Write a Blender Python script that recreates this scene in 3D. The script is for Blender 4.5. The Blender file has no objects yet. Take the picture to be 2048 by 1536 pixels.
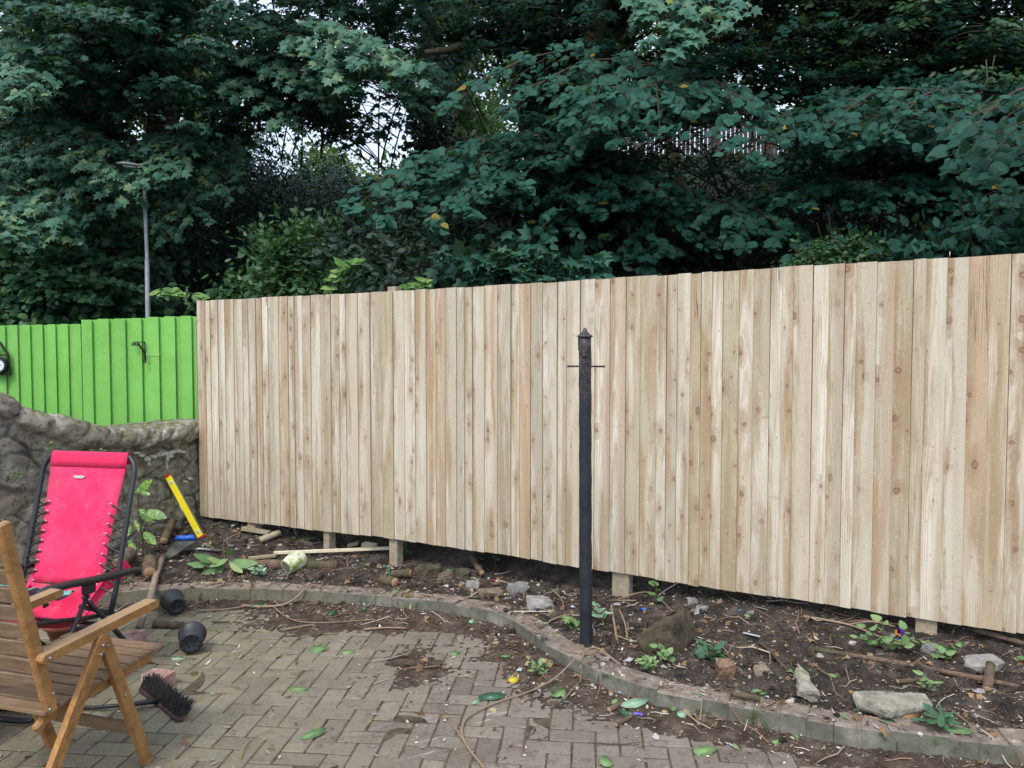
import bpy, math, random
import numpy as np
from mathutils import Vector, Matrix, noise as mnoise
random.seed(7); rng = np.random.default_rng(7)
R = math.radians
S = bpy.context.scene
# ---------------------------------------------------------------- camera, sky, sun, exposure
FPX, CXP, CYP = 1538.0, 1024.0, 768.0
PITCH = math.atan(63/1538)
EYE = 1.65
cam = bpy.data.cameras.new('camera'); camo = bpy.data.objects.new('camera', cam)
S.collection.objects.link(camo); S.camera = camo
cam.sensor_width = 36; cam.lens = 36*FPX/2048; cam.clip_end = 1000; cam.clip_start = 0.05
camo.location = (0, 0, EYE); camo.rotation_euler = (math.pi/2-PITCH, 0, 0)
SUN_EL, SUN_AZ = R(52), R(200)      # azimuth clockwise from +Y : behind the camera, a little left
W = bpy.data.worlds.new('World'); S.world = W; W.use_nodes = True
wn = W.node_tree.nodes; wl = W.node_tree.links; wn.clear()
sky = wn.new('ShaderNodeTexSky'); sky.sky_type = 'NISHITA'; sky.sun_disc = False
sky.sun_elevation = SUN_EL; sky.sun_rotation = SUN_AZ
sky.air_density = 1.0; sky.dust_density = 6.0; sky.ozone_density = 1.0
hsv = wn.new('ShaderNodeHueSaturation'); hsv.inputs['Saturation'].default_value = 0.42
bg = wn.new('ShaderNodeBackground'); bg.inputs['Strength'].default_value = 0.15
wo = wn.new('ShaderNodeOutputWorld')
cl = wn.new('ShaderNodeMix'); cl.data_type = 'RGBA'; cl.inputs[0].default_value = 0.62; cl.inputs[7].default_value = (6.0, 7.2, 9.2, 1)   # even overcast over the clear sky
wl.new(sky.outputs[0], hsv.inputs['Color']); wl.new(hsv.outputs[0], cl.inputs[6]); wl.new(cl.outputs[2], bg.inputs['Color']); wl.new(bg.outputs[0], wo.inputs[0])
sl = bpy.data.lights.new('sun', 'SUN'); sl.energy = 1.5; sl.angle = R(11); sl.color = (1.0, 0.96, 0.9)
so = bpy.data.objects.new('sun', sl); S.collection.objects.link(so)
sdir = Vector((math.sin(SUN_AZ)*math.cos(SUN_EL), math.cos(SUN_AZ)*math.cos(SUN_EL), math.sin(SUN_EL)))
so.rotation_euler = sdir.to_track_quat('Z', 'Y').to_euler(); so.location = (0, -5, 12)
S.view_settings.view_transform = 'Standard'; S.view_settings.look = 'None'
S.view_settings.gamma = 1; S.view_settings.exposure = 0.46
S.cycles.max_bounces = 6; S.cycles.diffuse_bounces = 3; S.cycles.glossy_bounces = 2; S.cycles.transmission_bounces = 3
S.cycles.use_denoising = True
# ---------------------------------------------------------------- picture <-> place helpers
cp, sp = math.cos(PITCH), math.sin(PITCH)
CAMP = Vector((0, 0, EYE))
def ray(x, y):
    a = (x-CXP)/FPX; b = (CYP-y)/FPX
    return Vector((a, cp+b*sp, -sp+b*cp))
def at(x, y, Y):
    d = ray(x, y); return CAMP + d*(Y/d.y)
def onz(x, y, z=0.0):
    d = ray(x, y); return CAMP + d*((z-EYE)/d.z)
def onplane(x, y, p0, n):
    d = ray(x, y); return CAMP + d*((Vector(p0)-CAMP).dot(n)/d.dot(n))
def proj(P):
    P = np.asarray(P, float) - np.array([0, 0, EYE])
    f = P[..., 1]*cp - P[..., 2]*sp; u = P[..., 1]*sp + P[..., 2]*cp
    f = np.maximum(f, 1e-3)
    return CXP + FPX*P[..., 0]/f, CYP - FPX*u/f
def sm(a, b, x):
    t = min(1, max(0, (x-a)/(b-a))); return t*t*(3-2*t)
def npsm(a, b, x):
    t = np.clip((x-a)/(b-a), 0, 1); return t*t*(3-2*t)
def nz(x, y, z=0.0, s=1.0):
    return mnoise.noise(Vector((x*s, y*s, z*s)))
def fbm(x, y, z=0.0, s=1.0, o=4):
    v = 0; a = 1
    for i in range(o):
        v += a*mnoise.noise(Vector((x*s+i*7.3, y*s, z*s))); s *= 2.1; a *= 0.5
    return v
# ---------------------------------------------------------------- object helpers
def tag(o, label=None, cat=None, group=None, kind=None):
    if label: o['label'] = label
    if cat: o['category'] = cat
    if group: o['group'] = group
    if kind: o['kind'] = kind
    return o
def empty(name, loc, label, cat, group=None, rz=0):
    o = bpy.data.objects.new(name, None); S.collection.objects.link(o)
    o.location = loc; o.rotation_euler = (0, 0, rz); o.empty_display_size = 0.1
    tag(o, label, cat, group)
    bpy.context.view_layer.update()
    return o
class MB:
    """collects shapes in world coordinates, then links them as one mesh object"""
    def __init__(s): s.v = []; s.f = []; s.t = []; s.smooth = []
    def add(s, vs, fs, tint=None, smooth=False):
        k = len(s.v); s.v += [tuple(v) for v in vs]
        s.f += [tuple(i+k for i in f) for f in fs]
        s.t += [tint if tint is not None else (0.5, 0.5, 0.5)]*len(vs)
        s.smooth += [smooth]*len(fs)
    def box(s, c, sx, sy, sz, ax=None, bev=0.0, tint=None, jit=0.0):
        """centre, full sizes, axes (3 vectors)"""
        ax = ax or (Vector((1, 0, 0)), Vector((0, 1, 0)), Vector((0, 0, 1)))
        c = Vector(c); h = (sx/2, sy/2, sz/2); b = min(bev, *[q*0.45 for q in h]) if bev else 0
        P = lambda q: c+ax[0]*q[0]+ax[1]*q[1]+ax[2]*q[2]
        j = lambda: Vector([random.uniform(-jit, jit) for _ in range(3)]) if jit else Vector((0, 0, 0))
        if not b:
            vs = [P((i*h[0], k*h[1], l*h[2]))+j() for i in (-1, 1) for k in (-1, 1) for l in (-1, 1)]
            s.add(vs, [(0, 1, 3, 2), (4, 6, 7, 5), (0, 4, 5, 1), (2, 3, 7, 6), (0, 2, 6, 4), (1, 5, 7, 3)], tint); return
        vs = []; idx = {}
        for i in (-1, 1):
            for k in (-1, 1):
                for l in (-1, 1):
                    jj = j()
                    for a in range(3):
                        q = [i*(h[0]-b), k*(h[1]-b), l*(h[2]-b)]; q[a] = (i, k, l)[a]*h[a]
                        idx[(i, k, l, a)] = len(vs); vs.append(P(q)+jj)
        F = []
        for a in range(3):
            o1, o2 = [d for d in range(3) if d != a]
            for sgn in (-1, 1):
                q = []
                for u, w in ((-1, -1), (1, -1), (1, 1), (-1, 1)):
                    k = [0, 0, 0]; k[a] = sgn; k[o1] = u; k[o2] = w; q.append(idx[(*k, a)])
                F.append(tuple(q))
        for a in range(3):       # edges
            o1, o2 = [d for d in range(3) if d != a]
            for u in (-1, 1):
                for w in (-1, 1):
                    k0 = [0, 0, 0]; k0[a] = -1; k0[o1] = u; k0[o2] = w; k1 = list(k0); k1[a] = 1
                    F.append((idx[(*k0, o1)], idx[(*k1, o1)], idx[(*k1, o2)], idx[(*k0, o2)]))
        for i in (-1, 1):
            for k in (-1, 1):
                for l in (-1, 1): F.append((idx[(i, k, l, 0)], idx[(i, k, l, 1)], idx[(i, k, l, 2)]))
        s.add(vs, F, tint)
    def bar(s, a, b, w, t, side=None, bev=0.003, tint=None):
        """rectangular bar from a to b; w along 'side', t the other way"""
        a = Vector(a); b = Vector(b); d = b-a; L = d.length; d.normalize()
        sd = Vector(side) if side is not None else (Vector((0, 0, 1)) if abs(d.z) < 0.9 else Vector((1, 0, 0)))
        sd = (sd-d*sd.dot(d)).normalized(); n = d.cross(sd)
        s.box((a+b)/2, L, w, t, (d, sd, n), bev, tint)
    def tube(s, pts, r, n=8, tint=None, caps=True, closed=False, flat=1.0, jit=0.0):
        pts = [Vector(p) for p in pts]; N = len(pts)
        rr = r if isinstance(r, (list, tuple)) else [r]*N
        vs = []; up = None
        for i, p in enumerate(pts):
            if closed: d = pts[(i+1) % N]-pts[i-1]
            else: d = pts[min(i+1, N-1)]-pts[max(i-1, 0)]
            if d.length < 1e-9: d = Vector((0, 0, 1))
            d.normalize()
            if up is None: up = Vector((0, 0, 1)) if abs(d.z) < 0.9 else Vector((1, 0, 0))
            x = (up-d*up.dot(d))
            if x.length < 1e-6: x = d.orthogonal()
            x.normalize(); y = d.cross(x); up = x
            for k in range(n):
                a = 2*math.pi*k/n
                q = rr[i]*(1+(random.uniform(-jit, jit) if jit else 0))
                vs.append(p+x*math.cos(a)*q*flat+y*math.sin(a)*q)
        F = []
        for i in range(N if closed else N-1):
            for k in range(n):
                a = i*n+k; b = i*n+(k+1) % n; c = ((i+1) % N)*n+(k+1) % n; d = ((i+1) % N)*n+k
                F.append((a, b, c, d))
        if caps and not closed: F += [tuple(range(n-1, -1, -1)), tuple(range((N-1)*n, N*n))]
        s.add(vs, F, tint, smooth=n > 5)
    def lathe(s, p, ax, prof, n=20, tint=None, squash=1.0):
        """prof: list of (distance along axis, radius)"""
        p = Vector(p); ax = Vector(ax).normalized(); x = ax.orthogonal().normalized(); y = ax.cross(x)
        vs = []
        for h, r in prof:
            for k in range(n):
                a = 2*math.pi*k/n; vs.append(p+ax*h+(x*math.cos(a)+y*math.sin(a)*squash)*max(r, 1e-4))
        F = [(i*n+k, i*n+(k+1) % n, (i+1)*n+(k+1) % n, (i+1)*n+k) for i in range(len(prof)-1) for k in range(n)]
        s.add(vs, F, tint, smooth=True)
    def prism(s, pts, n, t, tint=None):
        """flat outline given thickness t along n"""
        n = Vector(n).normalized(); k = len(pts); a = [Vector(p) for p in pts]; b = [p-n*t for p in a]
        s.add(a+b, [tuple(range(k)), tuple(range(2*k-1, k-1, -1))]+[(i, i+k, (i+1) % k+k, (i+1) % k) for i in range(k)], tint)
    def build(s, name, m, parent=None, kind=None, shade=None):
        me = bpy.data.meshes.new(name)
        v = s.v
        o = bpy.data.objects.new(name, me); S.collection.objects.link(o)
        org = Vector((0, 0, 0))
        if parent is not None: org = parent['_o'] if '_o' in parent else parent.matrix_world.translation
        else:
            c = np.array(v); org = Vector(((c[:, 0].min()+c[:, 0].max())/2, (c[:, 1].min()+c[:, 1].max())/2, c[:, 2].min()))
            if kind == 'structure': org = Vector((0, 0, 0))
        org = Vector(org)
        me.from_pydata([tuple(Vector(p)-org) for p in v], [], s.f)
        at_ = me.attributes.new('tint', 'FLOAT_VECTOR', 'POINT')
        at_.data.foreach_set('vector', np.array(s.t, dtype=np.float32).ravel())
        me.polygons.foreach_set('use_smooth', s.smooth if shade is None else [shade]*len(s.f))
        me.materials.append(m); me.update()
        if parent is not None: o.parent = parent
        else: o.location = org
        if parent is not None and parent.type == 'MESH': o.location = (0, 0, 0)
        if kind: o['kind'] = kind
        WORG[o.name] = org
        return o
WORG = {}
def sub(mb, name, m, parentmesh):
    """sub-part under a mesh part (which sits at its thing's origin)"""
    root = parentmesh.parent or parentmesh
    org = WORG[parentmesh.name]
    o = mb.build(name, m)
    me = o.data; d = Vector(o.location)-org
    me.transform(Matrix.Translation(d)); o.location = (0, 0, 0); o.parent = parentmesh
    WORG[o.name] = org
    return o
# ---------------------------------------------------------------- materials
def nt(name):
    m = bpy.data.materials.new(name); m.use_nodes = True
    n = m.node_tree.nodes; b = n['Principled BSDF']; return m, n, m.node_tree.links, b
class G:
    """tiny node-graph helper"""
    def __init__(s, name, rough=0.7, spec=0.4, metal=0.0):
        s.m, s.n, s.l, s.b = nt(name)
        s.b.inputs['Roughness'].default_value = rough; s.b.inputs['Specular IOR Level'].default_value = spec
        s.b.inputs['Metallic'].default_value = metal
    def put(s, sock, v):
        if v is None: return
        if isinstance(v, bpy.types.NodeSocket): s.l.new(v, sock)
        elif isinstance(v, (tuple, list)) and len(v) == 3 and sock.type == 'RGBA': sock.default_value = (*v, 1)
        else: sock.default_value = v
    def obj(s): return s.n.new('ShaderNodeTexCoord').outputs['Object']
    def gen(s): return s.n.new('ShaderNodeNewGeometry').outputs['Position']
    def attr(s, name='tint'):
        a = s.n.new('ShaderNodeAttribute'); a.attribute_name = name; return a.outputs['Vector']
    def sep(s, v):
        a = s.n.new('ShaderNodeSeparateXYZ'); s.put(a.inputs[0], v); return a.outputs
    def comb(s, x, y, z):
        a = s.n.new('ShaderNodeCombineXYZ'); [s.put(a.inputs[i], q) for i, q in enumerate((x, y, z))]; return a.outputs[0]
    def vm(s, op, a, b=None, c=None):
        q = s.n.new('ShaderNodeVectorMath'); q.operation = op; s.put(q.inputs[0], a)
        if b is not None: s.put(q.inputs['Scale'] if op == 'SCALE' else q.inputs[1], b)
        return q.outputs['Value'] if op in ('LENGTH', 'DISTANCE', 'DOT_PRODUCT') else q.outputs[0]
    def math(s, op, a, b=None, c=None, clamp=False):
        q = s.n.new('ShaderNodeMath'); q.operation = op; q.use_clamp = clamp; s.put(q.inputs[0], a); s.put(q.inputs[1], b); s.put(q.inputs[2], c)
        return q.outputs[0]
    def noise(s, v, scale=5, detail=4, rough=0.55, dist=0.0, col=False):
        q = s.n.new('ShaderNodeTexNoise'); s.put(q.inputs['Vector'], v); q.inputs['Scale'].default_value = scale
        q.inputs['Detail'].default_value = detail; q.inputs['Roughness'].default_value = rough; q.inputs['Distortion'].default_value = dist
        return q.outputs['Color' if col else 'Fac']
    def vor(s, v, scale=5, feature='F1', rnd=1.0):
        q = s.n.new('ShaderNodeTexVoronoi'); q.feature = feature; s.put(q.inputs['Vector'], v); q.inputs['Scale'].default_value = scale
        q.inputs['Randomness'].default_value = rnd; return q.outputs
    def ramp(s, f, stops, interp='LINEAR'):
        q = s.n.new('ShaderNodeValToRGB'); s.put(q.inputs[0], f); e = q.color_ramp.elements; q.color_ramp.interpolation = interp
        while len(e) < len(stops): e.new(0.5)
        for el, (p, c) in zip(e, stops):
            el.position = p; el.color = (*c, 1) if isinstance(c, (tuple, list)) else (c, c, c, 1)
        return q.outputs[0]
    def mr(s, v, a, b, c=0.0, d=1.0):
        q = s.n.new('ShaderNodeMapRange'); s.put(q.inputs[0], v); q.inputs[1].default_value = a; q.inputs[2].default_value = b
        q.inputs[3].default_value = c; q.inputs[4].default_value = d; return q.outputs[0]
    def mix(s, f, a, b, mode='MIX'):
        q = s.n.new('ShaderNodeMix'); q.data_type = 'RGBA'; q.blend_type = mode; s.put(q.inputs[0], f); s.put(q.inputs[6], a); s.put(q.inputs[7], b)
        return q.outputs[2]
    def bump(s, h, strength=0.5, dist=0.01):
        q = s.n.new('ShaderNodeBump'); q.inputs['Strength'].default_value = strength; q.inputs['Distance'].default_value = dist
        s.put(q.inputs['Height'], h); s.put(s.b.inputs['Normal'], q.outputs[0]); return q
    def col(s, c): s.put(s.b.inputs['Base Color'], c); return s.m
def simple(name, c, c2=None, rough=0.6, spec=0.4, metal=0.0, scale=20, bump=0.2, bd=0.003, detail=5):
    g = G(name, rough, spec, metal); f = g.noise(g.gen(), scale, detail, 0.6)
    c2 = c2 or tuple(q*0.6 for q in c)
    g.col(g.ramp(f, [(0.3, c2), (0.7, c)]))
    g.put(g.b.inputs['Roughness'], g.mr(f, 0.3, 0.7, min(1, rough+0.12), max(0.05, rough-0.1)))
    if bump: g.bump(g.noise(g.gen(), scale*2.5, 4), bump, bd)
    return g.m
def fence_wood():
    g = G('fence_wood', 0.72, 0.25)
    u, v, s = g.sep(g.attr('bco'))[0:3]
    tx, ty, tz = g.sep(g.attr('tint'))[0:3]
    s13 = g.math('MULTIPLY', s, 13.7)
    # knots
    kv = g.comb(g.math('ADD', u, s13), v, 0.0)
    vo = g.vor(kv, 6.4); vo[0].node.voronoi_dimensions = '2D'
    kr, kg, kb = g.sep(vo['Color'])[0:3]
    dvx, dvy = g.sep(g.vm('SUBTRACT', kv, vo['Position']))[0:2]
    wob = g.noise(g.comb(g.math('MULTIPLY', u, 60.0), g.math('MULTIPLY', v, 45.0), s13), 1.0, 2, 0.5)
    el = g.mr(kb, 0, 1, 0.55, 1.25)
    ell = lambda k: g.math('SQRT', g.math('ADD', g.math('MULTIPLY', dvx, dvx), g.math('POWER', g.math('ABSOLUTE', g.math('MULTIPLY', dvy, k)), 2.0)))
    kd = g.math('MULTIPLY', ell(el), g.mr(wob, 0.25, 0.75, 0.72, 1.35))
    rad = g.math('MULTIPLY', g.math('MULTIPLY_ADD', g.math('POWER', kr, 1.5), 0.0125, 0.0035), g.mr(kg, 0.12, 0.2, 0.15, 1.0))
    rel = g.math('DIVIDE', kd, rad)
    knot = g.math('MULTIPLY', g.mr(rel, 1.25, 0.85), g.mr(rel, 0.5, 0.85, 0.35, 1.0))
    core = g.mr(rel, 0.9, 0.4)
    rel2 = g.math('DIVIDE', ell(0.30), rad)
    halo = g.math('MULTIPLY', g.mr(rel2, 3.6, 0.8), g.mr(kr, 0.15, 0.6))
    # growth rings: cylinder cut lengthwise
    w1 = g.noise(g.comb(g.math('MULTIPLY', u, 7.0), g.math('MULTIPLY', v, 1.3), s13), 1.0, 3, 0.5)
    uc = g.math('SUBTRACT', u, g.math('MULTIPLY', tx, 0.12))
    dd = g.math('MULTIPLY_ADD', v, g.mr(ty, 0, 1, -0.04, 0.04), g.mr(tz, 0, 1, -0.03, 0.05))
    r = g.math('SQRT', g.math('ADD', g.math('MULTIPLY', uc, uc), g.math('MULTIPLY', dd, dd)))
    r = g.math('ADD', r, g.math('MULTIPLY', w1, 0.045))
    r = g.math('ADD', r, g.math('MULTIPLY', halo, 0.02))
    ring = g.math('SINE', g.math('MULTIPLY', r, 620.0))
    ring = g.mr(ring, -1, 1, 0, 1)
    fine = g.noise(g.comb(g.math('MULTIPLY', u, 260.0), g.math('MULTIPLY', v, 5.0), s13), 1.0, 3, 0.6)
    broad = g.noise(g.comb(g.math('MULTIPLY', u, 16.0), g.math('MULTIPLY', v, 0.9), g.math('ADD', s13, 40.0)), 1.0, 4, 0.55)
    blot = g.noise(g.comb(g.math('MULTIPLY', u, 9.0), g.math('MULTIPLY', v, 3.0), g.math('ADD', s13, 90.0)), 1.0, 5, 0.6)
    base = g.ramp(tx, [(0.0, (0.53, 0.47, 0.35)), (0.15, (0.43, 0.385, 0.28)), (0.3, (0.56, 0.47, 0.36)), (0.45, (0.66, 0.61, 0.49)), (0.6, (0.43, 0.40, 0.32)), (0.72, (0.60, 0.55, 0.43)), (0.88, (0.45, 0.42, 0.28)), (1.0, (0.50, 0.36, 0.25))])
    dark = g.ramp(ty, [(0.0, (0.34, 0.23, 0.13)), (0.4, (0.38, 0.30, 0.18)), (0.7, (0.42, 0.26, 0.15)), (1.0, (0.33, 0.28, 0.19))])
    c = g.mix(g.mr(broad, 0.48, 0.60, 0.0, 0.9), base, dark)
    pale = g.mr(g.noise(g.comb(g.math('MULTIPLY', u, 12.0), g.math('MULTIPLY', v, 0.8), g.math('ADD', s13, 200.0)), 1.0, 3, 0.5), 0.52, 0.62, 0, 0.65)
    c = g.mix(pale, c, (0.76, 0.72, 0.61))
    c = g.mix(g.math('MULTIPLY', ring, g.mr(blot, 0.35, 0.65, 0.2, 0.65)), c, (0.36, 0.25, 0.14))
    c = g.mix(g.mr(fine, 0.52, 0.75, 0, 0.5), c, (0.34, 0.27, 0.17))
    c = g.mix(g.mr(blot, 0.57, 0.70, 0, 0.5), c, (0.30, 0.24, 0.17))
    c = g.mix(g.math('MULTIPLY', g.math('MULTIPLY', halo, g.mr(fine, 0.35, 0.6, 0.4, 1)), 0.7), c, (0.31, 0.19, 0.11))
    c = g.mix(g.math('MULTIPLY', knot, 0.85), c, (0.13, 0.065, 0.04))
    c = g.mix(g.math('MULTIPLY', core, 0.5), c, (0.30, 0.17, 0.10))
    # thin splits
    cr = g.noise(g.comb(g.math('MULTIPLY', u, 40.0), g.math('MULTIPLY', v, 1.1), g.math('ADD', s13, 300.0)), 1.0, 2, 0.5)
    crk = g.math('MULTIPLY', g.mr(g.math('ABSOLUTE', g.math('SUBTRACT', cr, 0.5)), 0.012, 0.004), g.mr(g.noise(g.comb(g.math('MULTIPLY', u, 4.0), g.math('MULTIPLY', v, 1.3), g.math('ADD', s13, 400.0)), 1.0, 1, 0.5), 0.66, 0.70))
    c = g.mix(g.math('MULTIPLY', crk, 0.8), c, (0.10, 0.06, 0.04))
    # teal treatment stains
    te = g.noise(g.comb(g.math('MULTIPLY', u, 22.0), g.math('MULTIPLY', v, 9.0), g.math('ADD', s13, 500.0)), 1.0, 2, 0.5)
    c = g.mix(g.mr(te, 0.80, 0.84, 0, 0.6), c, (0.16, 0.38, 0.36))
    # rough sawn diagonals on some boards
    saw = g.math('SINE', g.math('MULTIPLY', g.math('ADD', v, g.math('MULTIPLY', u, 0.9)), 420.0))
    # two tone: a stripe of different timber along one side, whorl marks across, blunt specks
    edge = g.math('ADD', g.math('MULTIPLY', g.mr(tx, 0, 1, 0.3, 0.75), 0.1), g.math('MULTIPLY', g.math('SUBTRACT', g.noise(g.comb(0.0, g.math('MULTIPLY', v, 1.6), g.math('ADD', s13, 600.0)), 1.0, 3, 0.5), 0.5), 0.10))
    side = g.mr(g.math('SUBTRACT', u, edge), -0.004, 0.004)
    c = g.mix(g.math('MULTIPLY', side, g.mr(tz, 0.25, 0.55, 0, 0.55)), c, g.ramp(ty, [(0, (0.70, 0.64, 0.52)), (0.45, (0.42, 0.35, 0.26)), (0.8, (0.50, 0.36, 0.26)), (1, (0.68, 0.60, 0.46))]))
    wh = g.noise(g.comb(g.math('MULTIPLY', u, 5.0), g.math('MULTIPLY', v, 26.0), g.math('ADD', s13, 700.0)), 1.0, 3, 0.5, 0.8)
    c = g.mix(g.math('MULTIPLY', g.mr(wh, 0.64, 0.72), g.mr(g.noise(g.comb(g.math('MULTIPLY', u, 20.0), g.math('MULTIPLY', v, 14.0), s13), 1.0, 2, 0.5), 0.5, 0.62, 0, 0.55)), c, (0.36, 0.23, 0.14))
    sp_ = g.noise(g.comb(g.math('MULTIPLY', u, 150.0), g.math('MULTIPLY', v, 60.0), s13), 1.0, 2, 0.7)
    c = g.mix(g.mr(sp_, 0.62, 0.74, 0, 0.35), c, (0.28, 0.22, 0.15)); c = g.mix(g.mr(sp_, 0.38, 0.28, 0, 0.45), c, (0.80, 0.75, 0.64))
    for vk in (0.62, 1.18, 1.92):
        dn = g.math('SQRT', g.math('ADD', g.math('POWER', g.math('ABSOLUTE', g.math('SUBTRACT', u, g.mr(tz, 0, 1, 0.03, 0.06))), 2.0), g.math('POWER', g.math('ABSOLUTE', g.math('SUBTRACT', v, g.mr(ty, 0, 1, vk-0.02, vk+0.02))), 2.0)))
        c = g.mix(g.mr(dn, 0.0042, 0.0028, 0, 0.85), c, (0.16, 0.15, 0.14))
    fz = g.mr(v, 0.2, 1.1, 0.28, 0.0); c = g.mix(g.math('MULTIPLY', fz, g.mr(broad, 0.35, 0.6, 0.5, 1)), c, (0.30, 0.25, 0.17))      # darker towards the bottom of the boards
    h = g.math('ADD', g.math('MULTIPLY', saw, g.mr(tz, 0.6, 0.85, 0, 0.12)), g.math('MULTIPLY', fine, 0.9))
    h = g.math('SUBTRACT', h, g.math('MULTIPLY', crk, 2.0))
    c = g.mix(g.math('MULTIPLY', g.mr(saw, 0, 1, 0, 0.14), g.mr(tz, 0.6, 0.85, 0, 1)), c, (0.3, 0.24, 0.17))
    g.bump(h, 0.55, 0.002)
    return g.col(c)
def old_wood(name, c1, c2, c3, scale=1.0):
    """timber with grain along the world's long streaks, no board attribute"""
    g = G(name, 0.62, 0.35); p = g.obj()
    q = g.vm('MULTIPLY', p, (14*scale, 14*scale, 14*scale))
    f = g.noise(q, 1, 6, 0.65, 1.2); f2 = g.noise(p, 55*scale, 5, 0.7, 0.4); f3 = g.noise(p, 4, 3)
    c = g.ramp(f, [(0.25, c2), (0.5, c1), (0.75, c3)])
    c = g.mix(g.mr(f2, 0.5, 0.75, 0, 0.6), c, tuple(x*0.45 for x in c2)); c = g.mix(g.mr(f3, 0.45, 0.7, 0, 0.35), c, c3)
    g.bump(f2, 0.5, 0.002); return g.col(c)
def leafmat(name, stops, rough=0.42, spec=0.5, trans=0.28, tcol=(0.16, 0.30, 0.04)):
    g = G(name, rough, spec)
    t = g.sep(g.attr('tint')); c = g.ramp(t[0], stops)
    c = g.mix(g.mr(g.noise(g.gen(), 22, 2), 0.4, 0.65, 0, 0.25), c, (0.03, 0.05, 0.03))
    g.col(c)
    tr = g.n.new('ShaderNodeBsdfTranslucent'); g.put(tr.inputs[0], g.mix(0.6, c, tcol))
    mx = g.n.new('ShaderNodeMixShader'); mx.inputs[0].default_value = trans
    out = g.n['Material Output']; g.l.new(g.b.outputs[0], mx.inputs[1]); g.l.new(tr.outputs[0], mx.inputs[2]); g.l.new(mx.outputs[0], out.inputs[0])
    return g.m
# ================================================================ STRUCTURE: patio, kerb, bed, terrain
PDIR = R(-5.7)                                   # the paving runs a little to the right of straight ahead
KERB_PX = [(-60, 1236), (60, 1228), (160, 1222), (237, 1217), (360, 1206), (500, 1207), (624, 1212), (729, 1221), (820, 1228), (900, 1238), (962, 1249), (1013, 1265), (1055, 1292),
           (1089, 1323), (1147, 1355), (1200, 1386), (1270, 1412), (1341, 1433), (1440, 1452), (1546, 1472), (1657, 1497), (1823, 1518), (2048, 1543), (2200, 1562)]
kp = [onz(x, y) for x, y in KERB_PX]
kp = [kp[0]+Vector((-0.8, 0.0, 0))]+kp+[kp[-1]+Vector((0.9, -0.22, 0))]
def resample(pts, step):
    out = [pts[0].copy()]; acc = 0
    for a, b in zip(pts, pts[1:]):
        L = (b-a).length; d = step-acc
        while d <= L: out.append(a.lerp(b, d/L)); d += step
        acc = L-(d-step)
    return out
def smooth_poly(pts, it=2):
    for _ in range(it):
        q = [pts[0]]
        for a, b in zip(pts, pts[1:]): q += [a.lerp(b, 0.25), a.lerp(b, 0.75)]
        q.append(pts[-1]); pts = q
    return pts
kline = smooth_poly(kp, 2)
KX = np.array([[p.x, p.y] for p in kline])
def kerbdist(x, y):
    """signed distance to the kerb's front line, positive towards the fence"""
    x = np.asarray(x, float); y = np.asarray(y, float)
    best = np.full(x.shape, 1e9); sg = np.ones(x.shape)
    for i in range(len(KX)-1):
        a = KX[i]; d = KX[i+1]-a; L2 = d@d
        t = np.clip(((x-a[0])*d[0]+(y-a[1])*d[1])/L2, 0, 1)
        ex = x-a[0]-t*d[0]; ey = y-a[1]-t*d[1]; q = ex*ex+ey*ey
        cr = d[0]*(y-a[1])-d[1]*(x-a[0]); m = q < best
        best = np.where(m, q, best); sg = np.where(m, np.sign(cr), sg)
    return np.sqrt(best)*sg
# fence line
FP0 = Vector((0.66, 4.7, 0)); FD = Vector((0.891, -0.454, 0)).normalized(); FN = Vector((FD.y, -FD.x, 0))   # FN towards the camera
assert FN.y < 0
FL, FR_ = -3.645, 2.07
def fence_q(x, y):   # distance behind the fence plane
    return -((x-FP0.x)*FN.x+(y-FP0.y)*FN.y)
def fence_t(x, y): return (x-FP0.x)*FD.x+(y-FP0.y)*FD.y
WC = Vector((-2.62, 6.38, 0)); WD = Vector((-0.454, -0.891, 0))      # stone wall corner, direction towards the camera
def soil_z(x, y):
    d = float(kerbdist(np.array([x]), np.array([y]))[0]); return soil_z_d(x, y, d)
def soil_z_d(x, y, d):
    z = 0.09+0.095*min(max(d-0.25, 0), 0.5)+0.18*min(max(d-0.75, 0), 0.7)
    q = fence_q(x, y)
    if q > 0: z += 0.42*sm(0.16, 0.62, q)
    amp = sm(0.10, 0.3, d)*(0.45+0.55*sm(0.0, 0.3, abs(q+.05)))
    z += amp*(0.030*fbm(x, y, 3.0, 2.2, 2)+0.034*fbm(x, y, 1.0, 7, 5)+0.012*abs(fbm(x, y, 5.0, 22, 3)))
    return z
def bank_z(x, y):
    q = fence_q(x, y)
    y0 = 8.2+4.8*npsm(-1.0, -4.0, x)
    z = 5.5*npsm(0, 1, (y-y0)/(18.0-y0))
    z = z + np.where(q > 0, 0.45*npsm(0.5, 1.2, q)*npsm(-4.2, -3.4, fence_t(x, y)), 0)
    return z
def grid_sheet(name, xs, ys, Z, keep, mat, kind='structure', tint=None):
    nx, ny = len(xs), len(ys); X, Y = np.meshgrid(xs, ys); V = np.stack([X, Y, Z], -1).reshape(-1, 3)
    i, j = np.meshgrid(np.arange(nx-1), np.arange(ny-1)); a = (j*nx+i).ravel()
    k = (keep[:-1, :-1] & keep[1:, :-1] & keep[:-1, 1:] & keep[1:, 1:]).ravel(); a = a[k]
    Fc = np.stack([a, a+1, a+nx+1, a+nx], 1)
    used = np.unique(Fc); mp = -np.ones(len(V), int); mp[used] = np.arange(len(used)); V = V[used]; Fc = mp[Fc]
    me = bpy.data.meshes.new(name); me.from_pydata(V.tolist(), [], Fc.tolist()); me.polygons.foreach_set('use_smooth', [True]*len(Fc))
    me.materials.append(mat); o = bpy.data.objects.new(name, me); S.collection.objects.link(o); o['kind'] = kind; return o
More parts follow.
